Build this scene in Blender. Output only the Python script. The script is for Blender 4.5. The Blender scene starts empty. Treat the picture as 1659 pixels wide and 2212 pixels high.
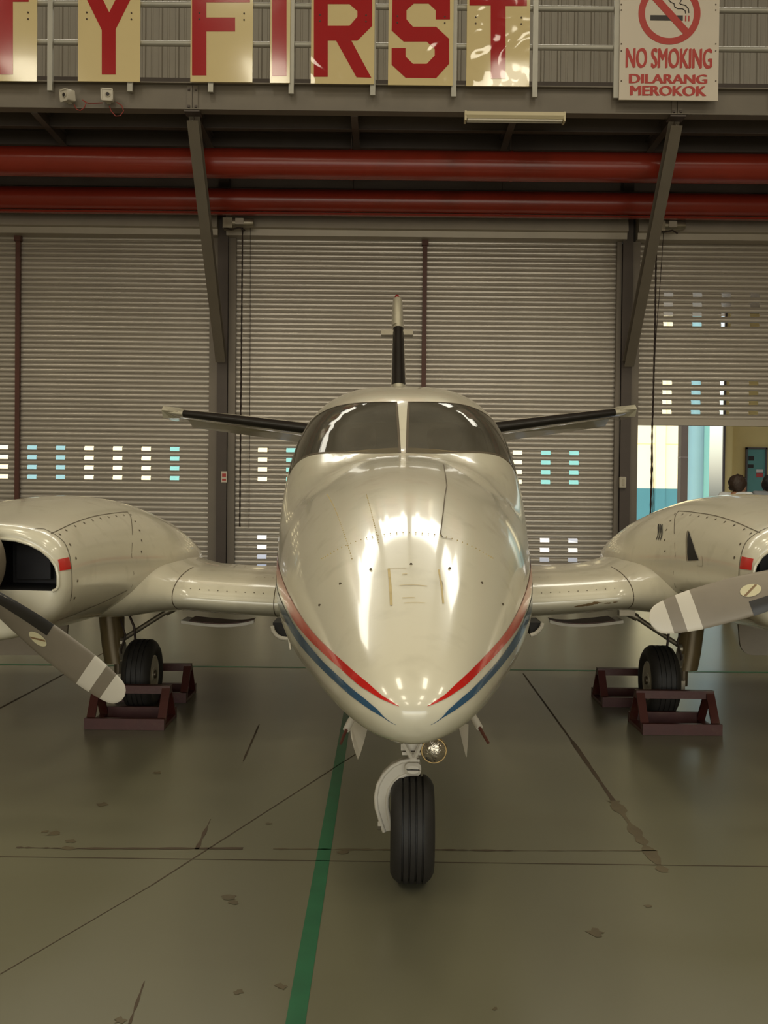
import bpy, bmesh, math, random
from mathutils import Vector, Matrix
R = math.radians
random.seed(7)
SC = bpy.context.scene
COL = SC.collection

# ---------------------------------------------------------------- camera
FPX, W, H = 2143.0, 1659.0, 2212.0
CAMH = 1.41
cam = bpy.data.cameras.new('camera')
cam.sensor_fit = 'HORIZONTAL'; cam.sensor_width = 36.0; cam.lens = 36.0 * FPX / W
cam.clip_start = 0.05; cam.clip_end = 400
camo = bpy.data.objects.new('camera', cam); COL.objects.link(camo)
CM = Matrix.Translation((0, 0, CAMH)) @ Matrix.Rotation(R(90 - 0.96), 4, 'X') @ Matrix.Rotation(R(0.6), 4, 'Z')
camo.matrix_world = CM
SC.camera = camo
C3 = CM.to_3x3()
def at(u, v, Y):
    """point of the place at depth Y that sits at photo pixel (u, v)"""
    d = C3 @ Vector(((u - W / 2) / FPX, -(v - H / 2) / FPX, -1))
    k = Y / d.y
    return Vector((d.x * k, Y, CAMH + d.z * k))

# ---------------------------------------------------------------- world, sun, daylight, exposure
wd = bpy.data.worlds.new('world'); SC.world = wd; wd.use_nodes = True
nt = wd.node_tree; bg = nt.nodes['Background']
sky = nt.nodes.new('ShaderNodeTexSky'); sky.sky_type = 'NISHITA'; sky.sun_disc = False
sky.sun_elevation = R(58); sky.sun_rotation = R(200); sky.air_density = 1.3; sky.dust_density = 3.0
nt.links.new(sky.outputs[0], bg.inputs[0]); bg.inputs[1].default_value = 0.36
sun = bpy.data.lights.new('sun', 'SUN'); sun.energy = 4.2; sun.angle = R(0.6); sun.color = (1, .94, .8)
suno = bpy.data.objects.new('sun', sun); COL.objects.link(suno)
suno.rotation_euler = (R(38), 0, R(-22))
def area(name, loc, rot, sx, sy, power, col):
    l = bpy.data.lights.new(name, 'AREA'); l.shape = 'RECTANGLE'; l.size = sx; l.size_y = sy
    l.energy = power; l.color = col
    o = bpy.data.objects.new(name, l); COL.objects.link(o); o.location = loc; o.rotation_euler = rot
    return o
ROOFZ = 12.6
WARM = (1.0, .91, .70)
DAY = (1.0, .95, .80)
for i, x in enumerate((-9.5, -3.2, 3.2, 9.5)):          # roof skylights
    for y in (-9.0, -2.0, 5.0):
        area('skylight_daylight', (x, y, ROOFZ - .12), (0, 0, 0), 1.1, 3.6, 165, WARM)
WINX = ((-8.5, -2.75), (-2.3, .35), (.65, 3.4), (3.95, 6.6))
for xa, xb in WINX:                                       # high windows of the front wall
    area('window_daylight', ((xa + xb) / 2, 15.25, 10.35), (R(-90), 0, 0), xb - xa - .2, 1.5, 34 * (xb - xa), DAY)
area('door_daylight', (1.0, -15.6, 3.2), (R(90), 0, 0), 18, 6.0, 750, DAY)   # open hangar door behind
vs = SC.view_settings
vs.view_transform = 'Standard'; vs.look = 'None'; vs.gamma = 1.0; vs.use_curve_mapping = False
vs.exposure = 0.0

# ---------------------------------------------------------------- materials
def mat(name, col, rough=.5, metal=0.0, var=.08, scale=6.0, bump=0.0, bscale=60.0, spec=.5, coat=0.0, detail=4, stain=None, bdist=.01):
    m = bpy.data.materials.new(name); m.use_nodes = True
    n = m.node_tree.nodes; L = m.node_tree.links; b = n['Principled BSDF']
    b.inputs['Roughness'].default_value = rough; b.inputs['Metallic'].default_value = metal
    b.inputs['Specular IOR Level'].default_value = spec
    b.inputs['Coat Weight'].default_value = coat; b.inputs['Coat Roughness'].default_value = .06
    tc = n.new('ShaderNodeTexCoord'); nz = n.new('ShaderNodeTexNoise')
    nz.inputs['Scale'].default_value = scale; nz.inputs['Detail'].default_value = detail
    L.new(tc.outputs['Object'], nz.inputs['Vector'])
    mx = n.new('ShaderNodeMix'); mx.data_type = 'RGBA'
    c = Vector(col)
    mx.inputs[6].default_value = (*[max(0, x * (1 - var)) for x in c], 1)
    mx.inputs[7].default_value = (*[min(1, x * (1 + var)) for x in c], 1)
    L.new(nz.outputs[0], mx.inputs[0])
    out = mx.outputs[2]
    if stain:
        sc_, lo, hi, scol, amt = stain
        n2 = n.new('ShaderNodeTexNoise'); n2.inputs['Scale'].default_value = sc_; n2.inputs['Detail'].default_value = 6
        L.new(tc.outputs['Object'], n2.inputs['Vector'])
        mr = n.new('ShaderNodeMapRange'); mr.inputs[1].default_value = lo; mr.inputs[2].default_value = hi
        mr.inputs[4].default_value = amt
        L.new(n2.outputs[0], mr.inputs[0])
        m2 = n.new('ShaderNodeMix'); m2.data_type = 'RGBA'; m2.inputs[7].default_value = (*scol, 1)
        L.new(mr.outputs[0], m2.inputs[0]); L.new(out, m2.inputs[6]); out = m2.outputs[2]
    L.new(out, b.inputs['Base Color'])
    if bump:
        n3 = n.new('ShaderNodeTexNoise'); n3.inputs['Scale'].default_value = bscale; n3.inputs['Detail'].default_value = 3 if bdist < .02 else 0
        n3.inputs['Distortion'].default_value = 0 if bdist < .02 else 1.2
        L.new(tc.outputs['Object'], n3.inputs['Vector'])
        bp = n.new('ShaderNodeBump'); bp.inputs['Strength'].default_value = bump; bp.inputs['Distance'].default_value = bdist
        L.new(n3.outputs[0], bp.inputs['Height']); L.new(bp.outputs[0], b.inputs['Normal'])
    return m

def glass(name, tint, gloss=.06):
    m = bpy.data.materials.new(name); m.use_nodes = True
    n = m.node_tree.nodes; L = m.node_tree.links
    n.remove(n['Principled BSDF']); o = n['Material Output']
    t = n.new('ShaderNodeBsdfTransparent'); t.inputs[0].default_value = (*tint, 1)
    g = n.new('ShaderNodeBsdfGlossy'); g.inputs['Roughness'].default_value = .03
    f = n.new('ShaderNodeFresnel'); f.inputs[0].default_value = 1.5
    mx = n.new('ShaderNodeMixShader')
    L.new(f.outputs[0], mx.inputs[0]); L.new(t.outputs[0], mx.inputs[1]); L.new(g.outputs[0], mx.inputs[2])
    df = n.new('ShaderNodeBsdfDiffuse'); df.inputs[0].default_value = (.40, .36, .28, 1)
    nz = n.new('ShaderNodeTexNoise'); nz.inputs['Scale'].default_value = 7; tc = n.new('ShaderNodeTexCoord'); L.new(tc.outputs['Object'], nz.inputs['Vector'])
    mr = n.new('ShaderNodeMapRange'); mr.inputs[3].default_value = gloss * .6; mr.inputs[4].default_value = gloss * 1.5; L.new(nz.outputs[0], mr.inputs[0])
    m2 = n.new('ShaderNodeMixShader'); L.new(mr.outputs[0], m2.inputs[0]); L.new(mx.outputs[0], m2.inputs[1]); L.new(df.outputs[0], m2.inputs[2])
    L.new(m2.outputs[0], o.inputs[0])
    return m

M = {}
M['paint'] = mat('aircraft_paint', (.68, .635, .50), .22, 0, .05, 3, coat=.6, bump=.03, bscale=5, stain=(9, .56, .75, (.46, .42, .32), .35))
M['floor'] = mat('floor_epoxy', (.165, .156, .102), .30, 0, .16, .5, bump=.03, bscale=3.0, detail=8, stain=(1.3, .55, .8, (.12, .10, .06), .4))
M['green'] = mat('green_line_paint', (.018, .13, .055), .45, 0, .25, 9)
M['joint'] = mat('floor_joint_dark', (.075, .05, .03), .8, 0, .3, 14)
M['scuff'] = mat('floor_scuff', (.115, .09, .05), .6, 0, .3, 14)
M['slat'] = mat('shutter_steel', (.52, .47, .41), .30, .4, .08, 2.5)
M['hood'] = mat('shutter_hood_steel', (.46, .41, .34), .45, .3, .10, 2)
M['guide'] = mat('guide_steel', (.20, .168, .135), .5, .2, .12, 3)
M['steel'] = mat('grey_brown_steel_paint', (.175, .148, .115), .5, 0, .15, 3)
M['steeldark'] = mat('dark_brown_steel_paint', (.085, .065, .055), .55, 0, .2, 3)
M['brownpost'] = mat('red_brown_post_paint', (.10, .032, .02), .5, 0, .25, 5)
M['redpipe'] = mat('red_pipe_paint', (.30, .034, .018), .24, 0, .2, 1.2, stain=(1.6, .55, .75, (.16, .03, .015), .55))
M['soffit'] = mat('soffit_dark', (.115, .09, .075), .7, 0, .2, 2)
M['corrug'] = mat('corrugated_sheet', (.36, .33, .285), .5, .1, .08, 2)
M['rail'] = mat('railing_galvanised', (.40, .38, .33), .42, .3, .1, 5)
M['cream'] = mat('cream_board', (.74, .60, .32), .12, 0, .03, 3, coat=.5, bump=.10, bscale=2.2)
M['creamwavy'] = mat('cream_board_buckled', (.74, .60, .32), .05, 0, .03, 3, coat=.8, bump=.30, bscale=2.6, bdist=.05)
M['redwavy'] = mat('red_vinyl_buckled', (.42, .018, .022), .06, 0, .05, 3, coat=.8, bump=.30, bscale=2.6, bdist=.05)
M['redletter'] = mat('red_letter_vinyl', (.42, .018, .022), .14, 0, .05, 3, coat=.4, bump=.10, bscale=2.2)
M['signwhite'] = mat('sign_white', (.66, .58, .48), .4, 0, .04, 3)
M['signred'] = mat('sign_red', (.46, .035, .025), .4, 0, .05, 3)
M['black'] = mat('black_print', (.03, .022, .022), .5, 0, .2, 5)
M['bolt'] = mat('bolt_head', (.10, .07, .05), .5, .4, .2, 9)
M['rubber'] = mat('tyre_rubber', (.022, .019, .016), .62, 0, .3, 20, bump=.1, bscale=150)
M['hub'] = mat('wheel_hub_cream', (.50, .45, .34), .4, .1, .12, 9)
M['boot'] = mat('deicing_boot_black', (.020, .017, .015), .38, 0, .3, 8)
M['chock'] = mat('chock_red_brown', (.065, .014, .010), .45, 0, .3, 8, stain=(12, .55, .72, (.10, .05, .03), .6))
M['strut'] = mat('gear_dark_metal', (.10, .075, .045), .4, .5, .3, 16)
M['doorbrown'] = mat('gear_door_olive', (.13, .092, .04), .38, .2, .25, 9)
M['chrome'] = mat('chrome', (.7, .68, .62), .15, 1.0, .05, 9)
M['metal'] = mat('dull_metal', (.33, .29, .22), .4, .7, .2, 14)
M['white'] = mat('white_enamel', (.62, .57, .48), .35, 0, .06, 6)
M['blade'] = mat('propeller_grey', (.225, .19, .145), .42, .15, .12, 9)
M['stripered'] = mat('stripe_red', (.55, .014, .010), .2, 0, .05, 4, coat=.4)
M['stripeblue'] = mat('stripe_blue', (.022, .085, .17), .2, 0, .06, 4, coat=.4)
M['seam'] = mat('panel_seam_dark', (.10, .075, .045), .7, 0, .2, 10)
M['tape'] = mat('old_tape_mark', (.50, .39, .18), .6, 0, .3, 30)
M['intake'] = mat('intake_interior', (.012, .010, .009), .7, 0, .3, 8)
M['baffle'] = mat('engine_baffle', (.035, .032, .034), .55, .2, .3, 12)
M['glass'] = glass('windshield_glass', (.88, .85, .76), .17)
M['pane'] = glass('window_glass', (.9, .9, .85), .03)
M['dash'] = mat('glareshield_tan', (.42, .31, .15), .7, 0, .2, 9)
M['seat'] = mat('cockpit_seat_fabric', (.26, .22, .155), .85, 0, .2, 9)
M['cabin'] = mat('cabin_lining', (.40, .36, .28), .8, 0, .15, 5)
M['redlens'] = mat('beacon_red', (.25, .01, .008), .2, 0, .1, 5)
M['lens'] = mat('landing_light_lens', (.42, .37, .29), .08, .85, .15, 40, bump=.5, bscale=60)
M['brass'] = mat('lamp_rim_brass', (.40, .27, .11), .35, .8, .1, 9)
M['decal'] = mat('blade_decal_cream', (.62, .56, .36), .45, 0, .05, 9)
M['decalbar'] = mat('blade_decal_brown', (.22, .13, .06), .5, 0, .1, 9)
M['fixture'] = mat('fixture_cream', (.60, .52, .34), .4, 0, .06, 5)
M['wire'] = mat('red_cable', (.26, .03, .02), .5, 0, .1, 9)
M['chain'] = mat('dark_chain', (.05, .035, .03), .5, .5, .2, 20)
M['yellow'] = mat('yellow_facade', (.72, .62, .36), .8, 0, .05, 1)
M['facadeblue'] = mat('blue_facade', (.032, .130, .145), .7, 0, .08, 1)
M['teal'] = mat('teal_facade', (.13, .32, .29), .7, 0, .06, 1)
M['bluecol'] = mat('pale_blue_paint', (.135, .255, .27), .6, 0, .06, 1)
M['tanwall'] = mat('tan_wall', (.74, .56, .22), .8, 0, .06, 2)
M['tealdoor'] = mat('teal_door', (.10, .27, .22), .5, 0, .1, 4)
M['browngap'] = mat('brown_gate', (.028, .017, .009), .7, 0, .2, 2)
M['pavement'] = mat('concrete_pavement', (.62, .58, .52), .85, 0, .08, .8)
M['wallside'] = mat('hangar_wall_grey', (.40, .36, .29), .7, 0, .08, 1)
M['roof'] = mat('roof_sheet', (.30, .27, .22), .7, 0, .1, 1)
M['skin'] = mat('skin', (.42, .22, .13), .5, 0, .08, 12)
M['hair'] = mat('dark_brown_hair', (.035, .018, .010), .5, 0, .4, 60, bump=.6, bscale=90)
M['hairblack'] = mat('black_hair', (.012, .009, .008), .5, 0, .4, 60, bump=.6, bscale=90)
M['shirt'] = mat('white_shirt', (.75, .76, .78), .8, 0, .04, 8)
M['shirtgrey'] = mat('grey_shirt', (.25, .26, .28), .8, 0, .06, 8)
M['trouser'] = mat('dark_trousers', (.04, .04, .05), .8, 0, .1, 8)
M['plate'] = mat('switch_plate', (.55, .50, .40), .5, 0, .06, 8)
M['rust'] = mat('rust_chips', (.20, .13, .06), .8, 0, .4, 40)
M['skylens'] = mat('skylight_sheet', (.75, .74, .68), .5, 0, .03, 2)

# ---------------------------------------------------------------- mesh helpers (return verts, faces in world metres)
def join(*parts):
    V, F = [], []
    for v, f in parts:
        o = len(V); V += [Vector(p) for p in v]; F += [tuple(i + o for i in q) for q in f]
    return V, F
def box(x0, x1, y0, y1, z0, z1):
    v = [(x, y, z) for z in (z0, z1) for y in (y0, y1) for x in (x0, x1)]
    return v, [(0, 2, 3, 1), (4, 5, 7, 6), (0, 1, 5, 4), (2, 6, 7, 3), (0, 4, 6, 2), (1, 3, 7, 5)]
def cbox(c, s):
    return box(c[0] - s[0] / 2, c[0] + s[0] / 2, c[1] - s[1] / 2, c[1] + s[1] / 2, c[2] - s[2] / 2, c[2] + s[2] / 2)
def bbox_(x0, x1, y0, y1, z0, z1, b):
    """box with bevelled edges along y (rounded rectangle in xz, front edge chamfer)"""
    poly = rrect(x0, x1, z0, z1, b * 2.0, 4)
    c = ((x0 + x1) / 2, (z0 + z1) / 2)
    def ring(y, ins):
        return [Vector((p[0] + (ins if p[0] < c[0] else -ins), y, p[1] + (ins if p[1] < c[1] else -ins))) for p in poly]
    return loft([ring(y0, b), ring(y0 + b, 0), ring(y1 - b, 0), ring(y1, b)])
def rrect(x0, x1, z0, z1, r, n=4):
    out = []
    for cx, cz, a0 in ((x1 - r, z1 - r, 0), (x0 + r, z1 - r, 90), (x0 + r, z0 + r, 180), (x1 - r, z0 + r, 270)):
        for i in range(n + 1):
            a = R(a0 + 90 * i / n); out.append((cx + r * math.cos(a), cz + r * math.sin(a)))
    return out
def loft(rings, closed=True, cap0=True, cap1=True):
    n = len(rings[0]); V = [Vector(p) for r in rings for p in r]; F = []
    for i in range(len(rings) - 1):
        for j in range(n if closed else n - 1):
            k = (j + 1) % n
            F.append((i * n + j, i * n + k, (i + 1) * n + k, (i + 1) * n + j))
    if closed and cap0: F.append(tuple(reversed(range(n))))
    if closed and cap1: F.append(tuple(range((len(rings) - 1) * n, len(rings) * n)))
    return V, F
def frames(path):
    P = [Vector(p) for p in path]; out = []
    up = Vector((0, 0, 1))
    t0 = (P[1] - P[0]).normalized()
    if abs(t0.dot(up)) > .95: up = Vector((0, 1, 0))
    nrm = (up - t0 * up.dot(t0)).normalized()
    for i, p in enumerate(P):
        a = P[max(i - 1, 0)]; b = P[min(i + 1, len(P) - 1)]
        t = (b - a).normalized()
        nrm = (nrm - t * nrm.dot(t)).normalized()
        out.append((p, nrm.copy(), t.cross(nrm)))
    return out
def tube(path, r, n=10):
    rs = r if isinstance(r, (list, tuple)) else [r] * len(path)
    rings = []
    for (p, a, b), q in zip(frames(path), rs):
        rings.append([p + a * math.cos(2 * math.pi * k / n) * q + b * math.sin(2 * math.pi * k / n) * q for k in range(n)])
    return loft(rings)
def bar(p0, p1, w, h, up=(0, 0, 1)):
    p0 = Vector(p0); p1 = Vector(p1); t = (p1 - p0).normalized(); u = Vector(up)
    if abs(t.dot(u)) > .97: u = Vector((0, 1, 0))
    u = (u - t * u.dot(t)).normalized(); s = t.cross(u)
    ring = lambda p: [p + s * a * w / 2 + u * b * h / 2 for a, b in ((-1, -1), (1, -1), (1, 1), (-1, 1))]
    return loft([ring(p0), ring(p1)])
def ibeam(p0, p1, w, h, tf, tw, up):
    p0 = Vector(p0); p1 = Vector(p1); t = (p1 - p0).normalized(); u = Vector(up)
    u = (u - t * u.dot(t)).normalized(); s = t.cross(u)
    a, b = w / 2, h / 2; c = tw / 2
    pr = [(-a, -b), (a, -b), (a, -b + tf), (c, -b + tf), (c, b - tf), (a, b - tf), (a, b), (-a, b), (-a, b - tf), (-c, b - tf), (-c, -b + tf), (-a, -b + tf)]
    ring = lambda p: [p + s * x + u * y for x, y in pr]
    return loft([ring(p0), ring(p1)])
def lathe(prof, origin, axis, n=32):
    """prof: (distance along axis, radius)"""
    o = Vector(origin); t = Vector(axis).normalized()
    u = Vector((0, 0, 1)) if abs(t.z) < .9 else Vector((1, 0, 0))
    u = (u - t * u.dot(t)).normalized(); s = t.cross(u)
    rings = [[o + t * d + (u * math.cos(2 * math.pi * k / n) + s * math.sin(2 * math.pi * k / n)) * max(r, 1e-4) for k in range(n)] for d, r in prof]
    return loft(rings)
def prism(poly, y0, y1):
    """polygon (x,z) extruded along y"""
    return loft([[Vector((x, y0, z)) for x, z in poly], [Vector((x, y1, z)) for x, z in poly]])
def root_of(o):
    while o.parent: o = o.parent
    return o
def obj(name, g, material, parent=None, smooth=False, loc=None, kind=None, label=None):
    V, F = g
    off = root_of(parent).location if parent else Vector((0, 0, 0))
    if loc is not None: off = Vector(loc)
    me = bpy.data.meshes.new(name)
    me.from_pydata([tuple(Vector(v) - off) for v in V], [], F)
    bm = bmesh.new(); bm.from_mesh(me); bmesh.ops.recalc_face_normals(bm, faces=bm.faces); bm.to_mesh(me); bm.free()
    if smooth:
        me.polygons.foreach_set('use_smooth', [True] * len(me.polygons))
        me.set_sharp_from_angle(angle=R(smooth if smooth is not True else 40))
    me.materials.append(M[material] if isinstance(material, str) else material)
    o = bpy.data.objects.new(name, me); COL.objects.link(o)
    if parent: o.parent = parent
    elif loc is not None: o.location = off
    if kind: o['kind'] = kind
    if label: o['label'] = label
    return o
def tag(o, label, cat=None, group=None):
    o['label'] = label
    if cat: o['category'] = cat
    if group: o['group'] = group
    return o
def thing(name, loc, label, cat, group=None):
    o = bpy.data.objects.new(name, None); COL.objects.link(o); o.location = loc; o.empty_display_size = .2
    return tag(o, label, cat, group)
def struct(o, label=None):
    o['kind'] = 'structure'
    if label: o['label'] = label
    return o
def piece(name, mesh, loc, parent):
    """further copy of a piece: shares mesh data; loc in world metres"""
    o = bpy.data.objects.new(name, mesh); COL.objects.link(o); o.parent = parent
    o.location = Vector(loc) - root_of(parent).location
    return o
def interp(tab, s):
    """monotone cubic through a table [(s, value)]"""
    n = len(tab)
    if s <= tab[0][0]: return tab[0][1]
    if s >= tab[-1][0]: return tab[-1][1]
    i = 0
    while tab[i + 1][0] < s: i += 1
    def d(k):
        return (tab[k + 1][1] - tab[k][1]) / (tab[k + 1][0] - tab[k][0])
    def m(k):
        if k == 0: return d(0)
        if k == n - 1: return d(n - 2)
        a, b = d(k - 1), d(k)
        return 0 if a * b <= 0 else 2 * a * b / (a + b)
    h = tab[i + 1][0] - tab[i][0]; t = (s - tab[i][0]) / h
    return ((2 * t**3 - 3 * t**2 + 1) * tab[i][1] + (t**3 - 2 * t**2 + t) * h * m(i) + (-2 * t**3 + 3 * t**2) * tab[i + 1][1] + (t**3 - t**2) * h * m(i + 1))

# ================================================================ THE HANGAR
WY = 15.4                      # plane of the shutters
BY = 12.7                      # front of the walkway
XL, XR, YB = -16.0, 17.0, -16.0
floor = struct(obj('floor', box(XL, XR, YB, WY + .25, -.2, 0), 'floor'), 'olive grey polished hangar floor')
pav = struct(obj('pavement', box(-70, 80, WY + .25, 140, -.25, -.03), 'pavement'), 'pale sunlit concrete pavement outside the open shutter')
struct(obj('ceiling', box(XL, XR, YB, WY + .6, ROOFZ, ROOFZ + .2), 'roof'))
struct(obj('wall_left', box(XL - .2, XL, YB, WY + .6, -.2, ROOFZ), 'wallside'))
struct(obj('wall_right', box(XR, XR + .2, YB, WY + .6, -.2, ROOFZ), 'wallside'))
struct(obj('wall_back', join(box(XL, -8.2, YB - .2, YB, -.2, ROOFZ), box(10.2, XR, YB - .2, YB, -.2, ROOFZ), box(-8.2, 10.2, YB - .2, YB, 6.4, ROOFZ)), 'wallside'))
COLX = [-8.69, -2.50, 3.69, 9.88]
wf = struct(obj('wall_front', join(box(XL, COLX[0] - .2, WY + .05, WY + .3, 0, ROOFZ), box(COLX[3] + .2, XR, WY + .05, WY + .3, 0, ROOFZ),
            box(COLX[0] - .2, COLX[3] + .2, WY + .30, WY + .5, 5.25, 9.5), box(COLX[0] - .2, COLX[3] + .2, WY + .05, WY + .3, 11.3, ROOFZ), box(6.7, COLX[3] + .2, WY + .05, WY + .3, 9.4, 11.3), *[box(a_, b_, WY + .08, WY + .3, 9.4, 11.3) for a_, b_ in ((-8.9, -8.6), (-2.65, -2.4), (.45, .55), (3.5, 3.85))]), 'soffit'))
# corrugated sheets of the upper wall, one piece per sheet
SHW = .78
prof = []
for r in range(3):
    x = r * SHW / 3
    prof += [(x, 0), (x + .035, 0), (x + .05, -.035), (x + .085, -.035), (x + .10, 0), (x + .17, 0), (x + .18, -.008), (x + .20, -.008), (x + .21, 0)]
prof += [(SHW, 0)]
y0 = WY + .27
back = [(x, y + .02) for x, y in reversed(prof)]
sheet = loft([[Vector((x, y, 0)) for x, y in prof + back], [Vector((x, y, 1.62)) for x, y in prof + back]])
x = -9.36; first = None; k = 0
while x < 10.2:
    if first is None:
        first = obj('corrugated_sheet', [[Vector((p.x + x, p.y + y0, p.z + 7.9)) for p in sheet[0]], sheet[1]], 'corrug', wf, loc=(x, y0, 7.9))
        first.location = (x, y0, 7.9)
    else:
        piece('corrugated_sheet', first.data, (x, y0, 7.9), wf)
    x += SHW
obj('wall_girt', box(-9.4, 10.4, y0 - .06, y0 + .02, 7.55, 7.9), 'steeldark', wf)
for i, (xa, xb) in enumerate(WINX):       # high windows, out of the picture, that light the nose
    w = obj('window_%d' % (i + 1), join(box(xa - .1, xb + .1, WY + .1, WY + .25, 9.5, 9.62), box(xa - .1, xb + .1, WY + .1, WY + .25, 11.18, 11.3),
             box(xa - .1, xa, WY + .1, WY + .25, 9.62, 11.18), box(xb, xb + .1, WY + .1, WY + .25, 9.62, 11.18)), 'steel')
    struct(w, 'high window band above the walkway')
    obj('pane', box(xa, xb, WY + .16, WY + .17, 9.62, 11.18), 'pane', w)
for i, xs in enumerate((-9.5, -3.2, 3.2, 9.5)):
    for ys in (-9.0, -2.0, 5.0):
        s_ = obj('window_%d' % (10 + i * 3 + int((ys + 9) / 7)), box(xs - .6, xs + .6, ys - 1.85, ys + 1.85, ROOFZ - .06, ROOFZ), 'skylens')
        struct(s_, 'translucent roof skylight sheet')

# floor markings and joints
def floor_strip(name, pts, w, m, z=.0012, wob=0.0):
    P = [Vector((p[0], p[1], z)) for p in pts]; L_, R_ = [], []
    for i, p in enumerate(P):
        t = (P[min(i + 1, len(P) - 1)] - P[max(i - 1, 0)]).normalized(); s = Vector((t.y, -t.x, 0))
        ww = w * (1 + wob * random.uniform(-1, 1)) / 2
        L_.append(p - s * ww); R_.append(p + s * ww)
    n = len(P)
    lo = [v - Vector((0, 0, .003)) for v in L_ + R_]
    V = L_ + R_ + lo
    F = [(i, i + 1, n + i + 1, n + i) for i in range(n - 1)]
    return obj(name, (V, F), m, floor)
def fl(u, v):
    d = at(u, v, 1.0) - Vector((0, 0, CAMH)); k = -CAMH / d.z
    return (d.x * k, d.y * k)
floor_strip('green_line', [(-.222, .6), (-.222, 15.3)], .053, 'green')
floor_strip('green_line', [(-9, 8.06), (9.5, 8.06)], .05, 'green', .0016)
def seg(a, b, n=14):
    a = fl(*a); b = fl(*b)
    return [(a[0] + (b[0] - a[0]) * i / n, a[1] + (b[1] - a[1]) * i / n) for i in range(n + 1)]
floor_strip('floor_joint', seg((-300, 1847), (1900, 1875)), .006, 'joint')
floor_strip('floor_joint', seg((35, 1831), (150, 1833)), .012, 'joint', wob=.6)
floor_strip('floor_joint', seg((150, 1833), (525, 1833)), .019, 'joint', wob=.5)
floor_strip('floor_joint', seg((590, 1834), (850, 1836)), .012, 'scuff', wob=.9)
floor_strip('floor_joint', seg((940, 1836), (1110, 1838)), .012, 'joint', wob=.7)
floor_strip('floor_joint', seg((1110, 1838), (1420, 1838)), .006, 'scuff', wob=.7)
floor_strip('floor_joint', seg((0, 2105), (330, 1911)), .004, 'joint')
floor_strip('floor_joint', seg((330, 1911), (770, 1628)), .006, 'joint')
floor_strip('floor_joint', seg((-200, 1640), (0, 1530)), .012, 'joint')
floor_strip('floor_joint', seg((0, 1530), (240, 1402)), .016, 'joint')
floor_strip('floor_joint', seg((1130, 1455), (1235, 1600)), .012, 'joint')
floor_strip('floor_joint', seg((1235, 1600), (1325, 1730)), .022, 'joint', wob=.3)
floor_strip('floor_joint', seg((1325, 1730), (1435, 1885), 24), .035, 'scuff', wob=.9)
floor_strip('floor_crack', seg((425, 1835), (455, 1770), 8), .010, 'joint', wob=.9)
floor_strip('floor_crack', seg((280, 2212), (312, 2120), 8), .005, 'joint', wob=.9)
floor_strip('floor_crack', seg((525, 1645), (560, 1565), 8), .008, 'joint', wob=.5)
for (u, v, r) in ((118, 1800, .022), (150, 1818, .016), (98, 1797, .012), (495, 1939, .018), (505, 1950, .012), (517, 2142, .012), (1287, 2015, .02), (1400, 1958, .012), (608, 2132, .013), (1070, 2180, .006), (260, 2205, .012), (740, 1842, .022), (338, 1670, .02), (222, 1738, .02), (580, 1780, .01), (150, 1833, .02)):
    x, y = fl(u, v); pts = []
    for k in range(11):
        a = 2 * math.pi * k / 11; q = r * random.uniform(.45, 1.25)
        pts.append(Vector((x + 1.5 * q * math.cos(a), y + 1.5 * q * math.sin(a), .0014)))
    obj('floor_stain', (pts, [tuple(range(11))]), 'scuff', floor)

# ---- roller shutters: every slat is a piece
PITCH = .0754
def slat_geo(L, holes):
    # flat face, a sloping shoulder that catches the light, and an undercut
    pr = [(.014, 0.0), (-.006, PITCH * .05), (-.010, PITCH * .16), (-.011, PITCH * .36), (-.010, PITCH * .55), (-.005, PITCH * .64), (.006, PITCH * .78), (.016, PITCH * .90), (.016, PITCH)]
    n = len(pr)
    xs = [0.0]; flag = []
    for h in sorted(holes):
        xs += [h - .072, h + .072]; flag += [0, 1]
    xs.append(L); flag.append(0)
    V = [Vector((x, y, z)) for x in xs for y, z in pr]; F = []
    for i, fg in enumerate(flag):
        for j in range(n - 1):
            if fg and 1 <= j <= n - 3: continue
            F.append((i * n + j, (i + 1) * n + j, (i + 1) * n + j + 1, i * n + j + 1))
    # rear skin so that the slat has thickness
    o = len(V)
    V += [v + Vector((0, .003, 0)) for v in V]
    F += [tuple(reversed([q + o for q in f])) for f in list(F)]
    return V, F
def wx(u, v=900): return at(u, v, WY).x
def wz(u, v): return at(u, v, WY).z
def shutter(n, x0, x1, zb, holex, krow, label):
    d = thing('door_%d' % n, ((x0 + x1) / 2, WY, 0), label, 'shutter')
    d['kind'] = 'structure'; del d['category']
    plain = perf = None; k = 0
    z = zb + .1
    while z < 5.36:
        per = (k - krow) in (0, 2, 4, 6, 18, 20, 22, 24)
        g = None
        if per and perf is None or (not per and plain is None):
            V, F = slat_geo(x1 - x0, [h - x0 for h in holex] if per else [])
            V = [v + Vector((x0, WY, z)) for v in V]
            o = obj('slat', (V, F), 'slat', d, smooth=50, loc=(x0, WY, z))
            o.location = Vector((x0, WY, z)) - d.location
            if per: perf = o.data
            else: plain = o.data
        else:
            piece('slat', perf if per else plain, (x0, WY, z), d)
        z += PITCH; k += 1
    obj('bottom_rail', join(box(x0, x1, WY - .03, WY + .03, zb, zb + .1), box(x0, x1, WY - .045, WY + .045, zb, zb + .018)), 'hood', d)
    return d
GW = .085
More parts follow.
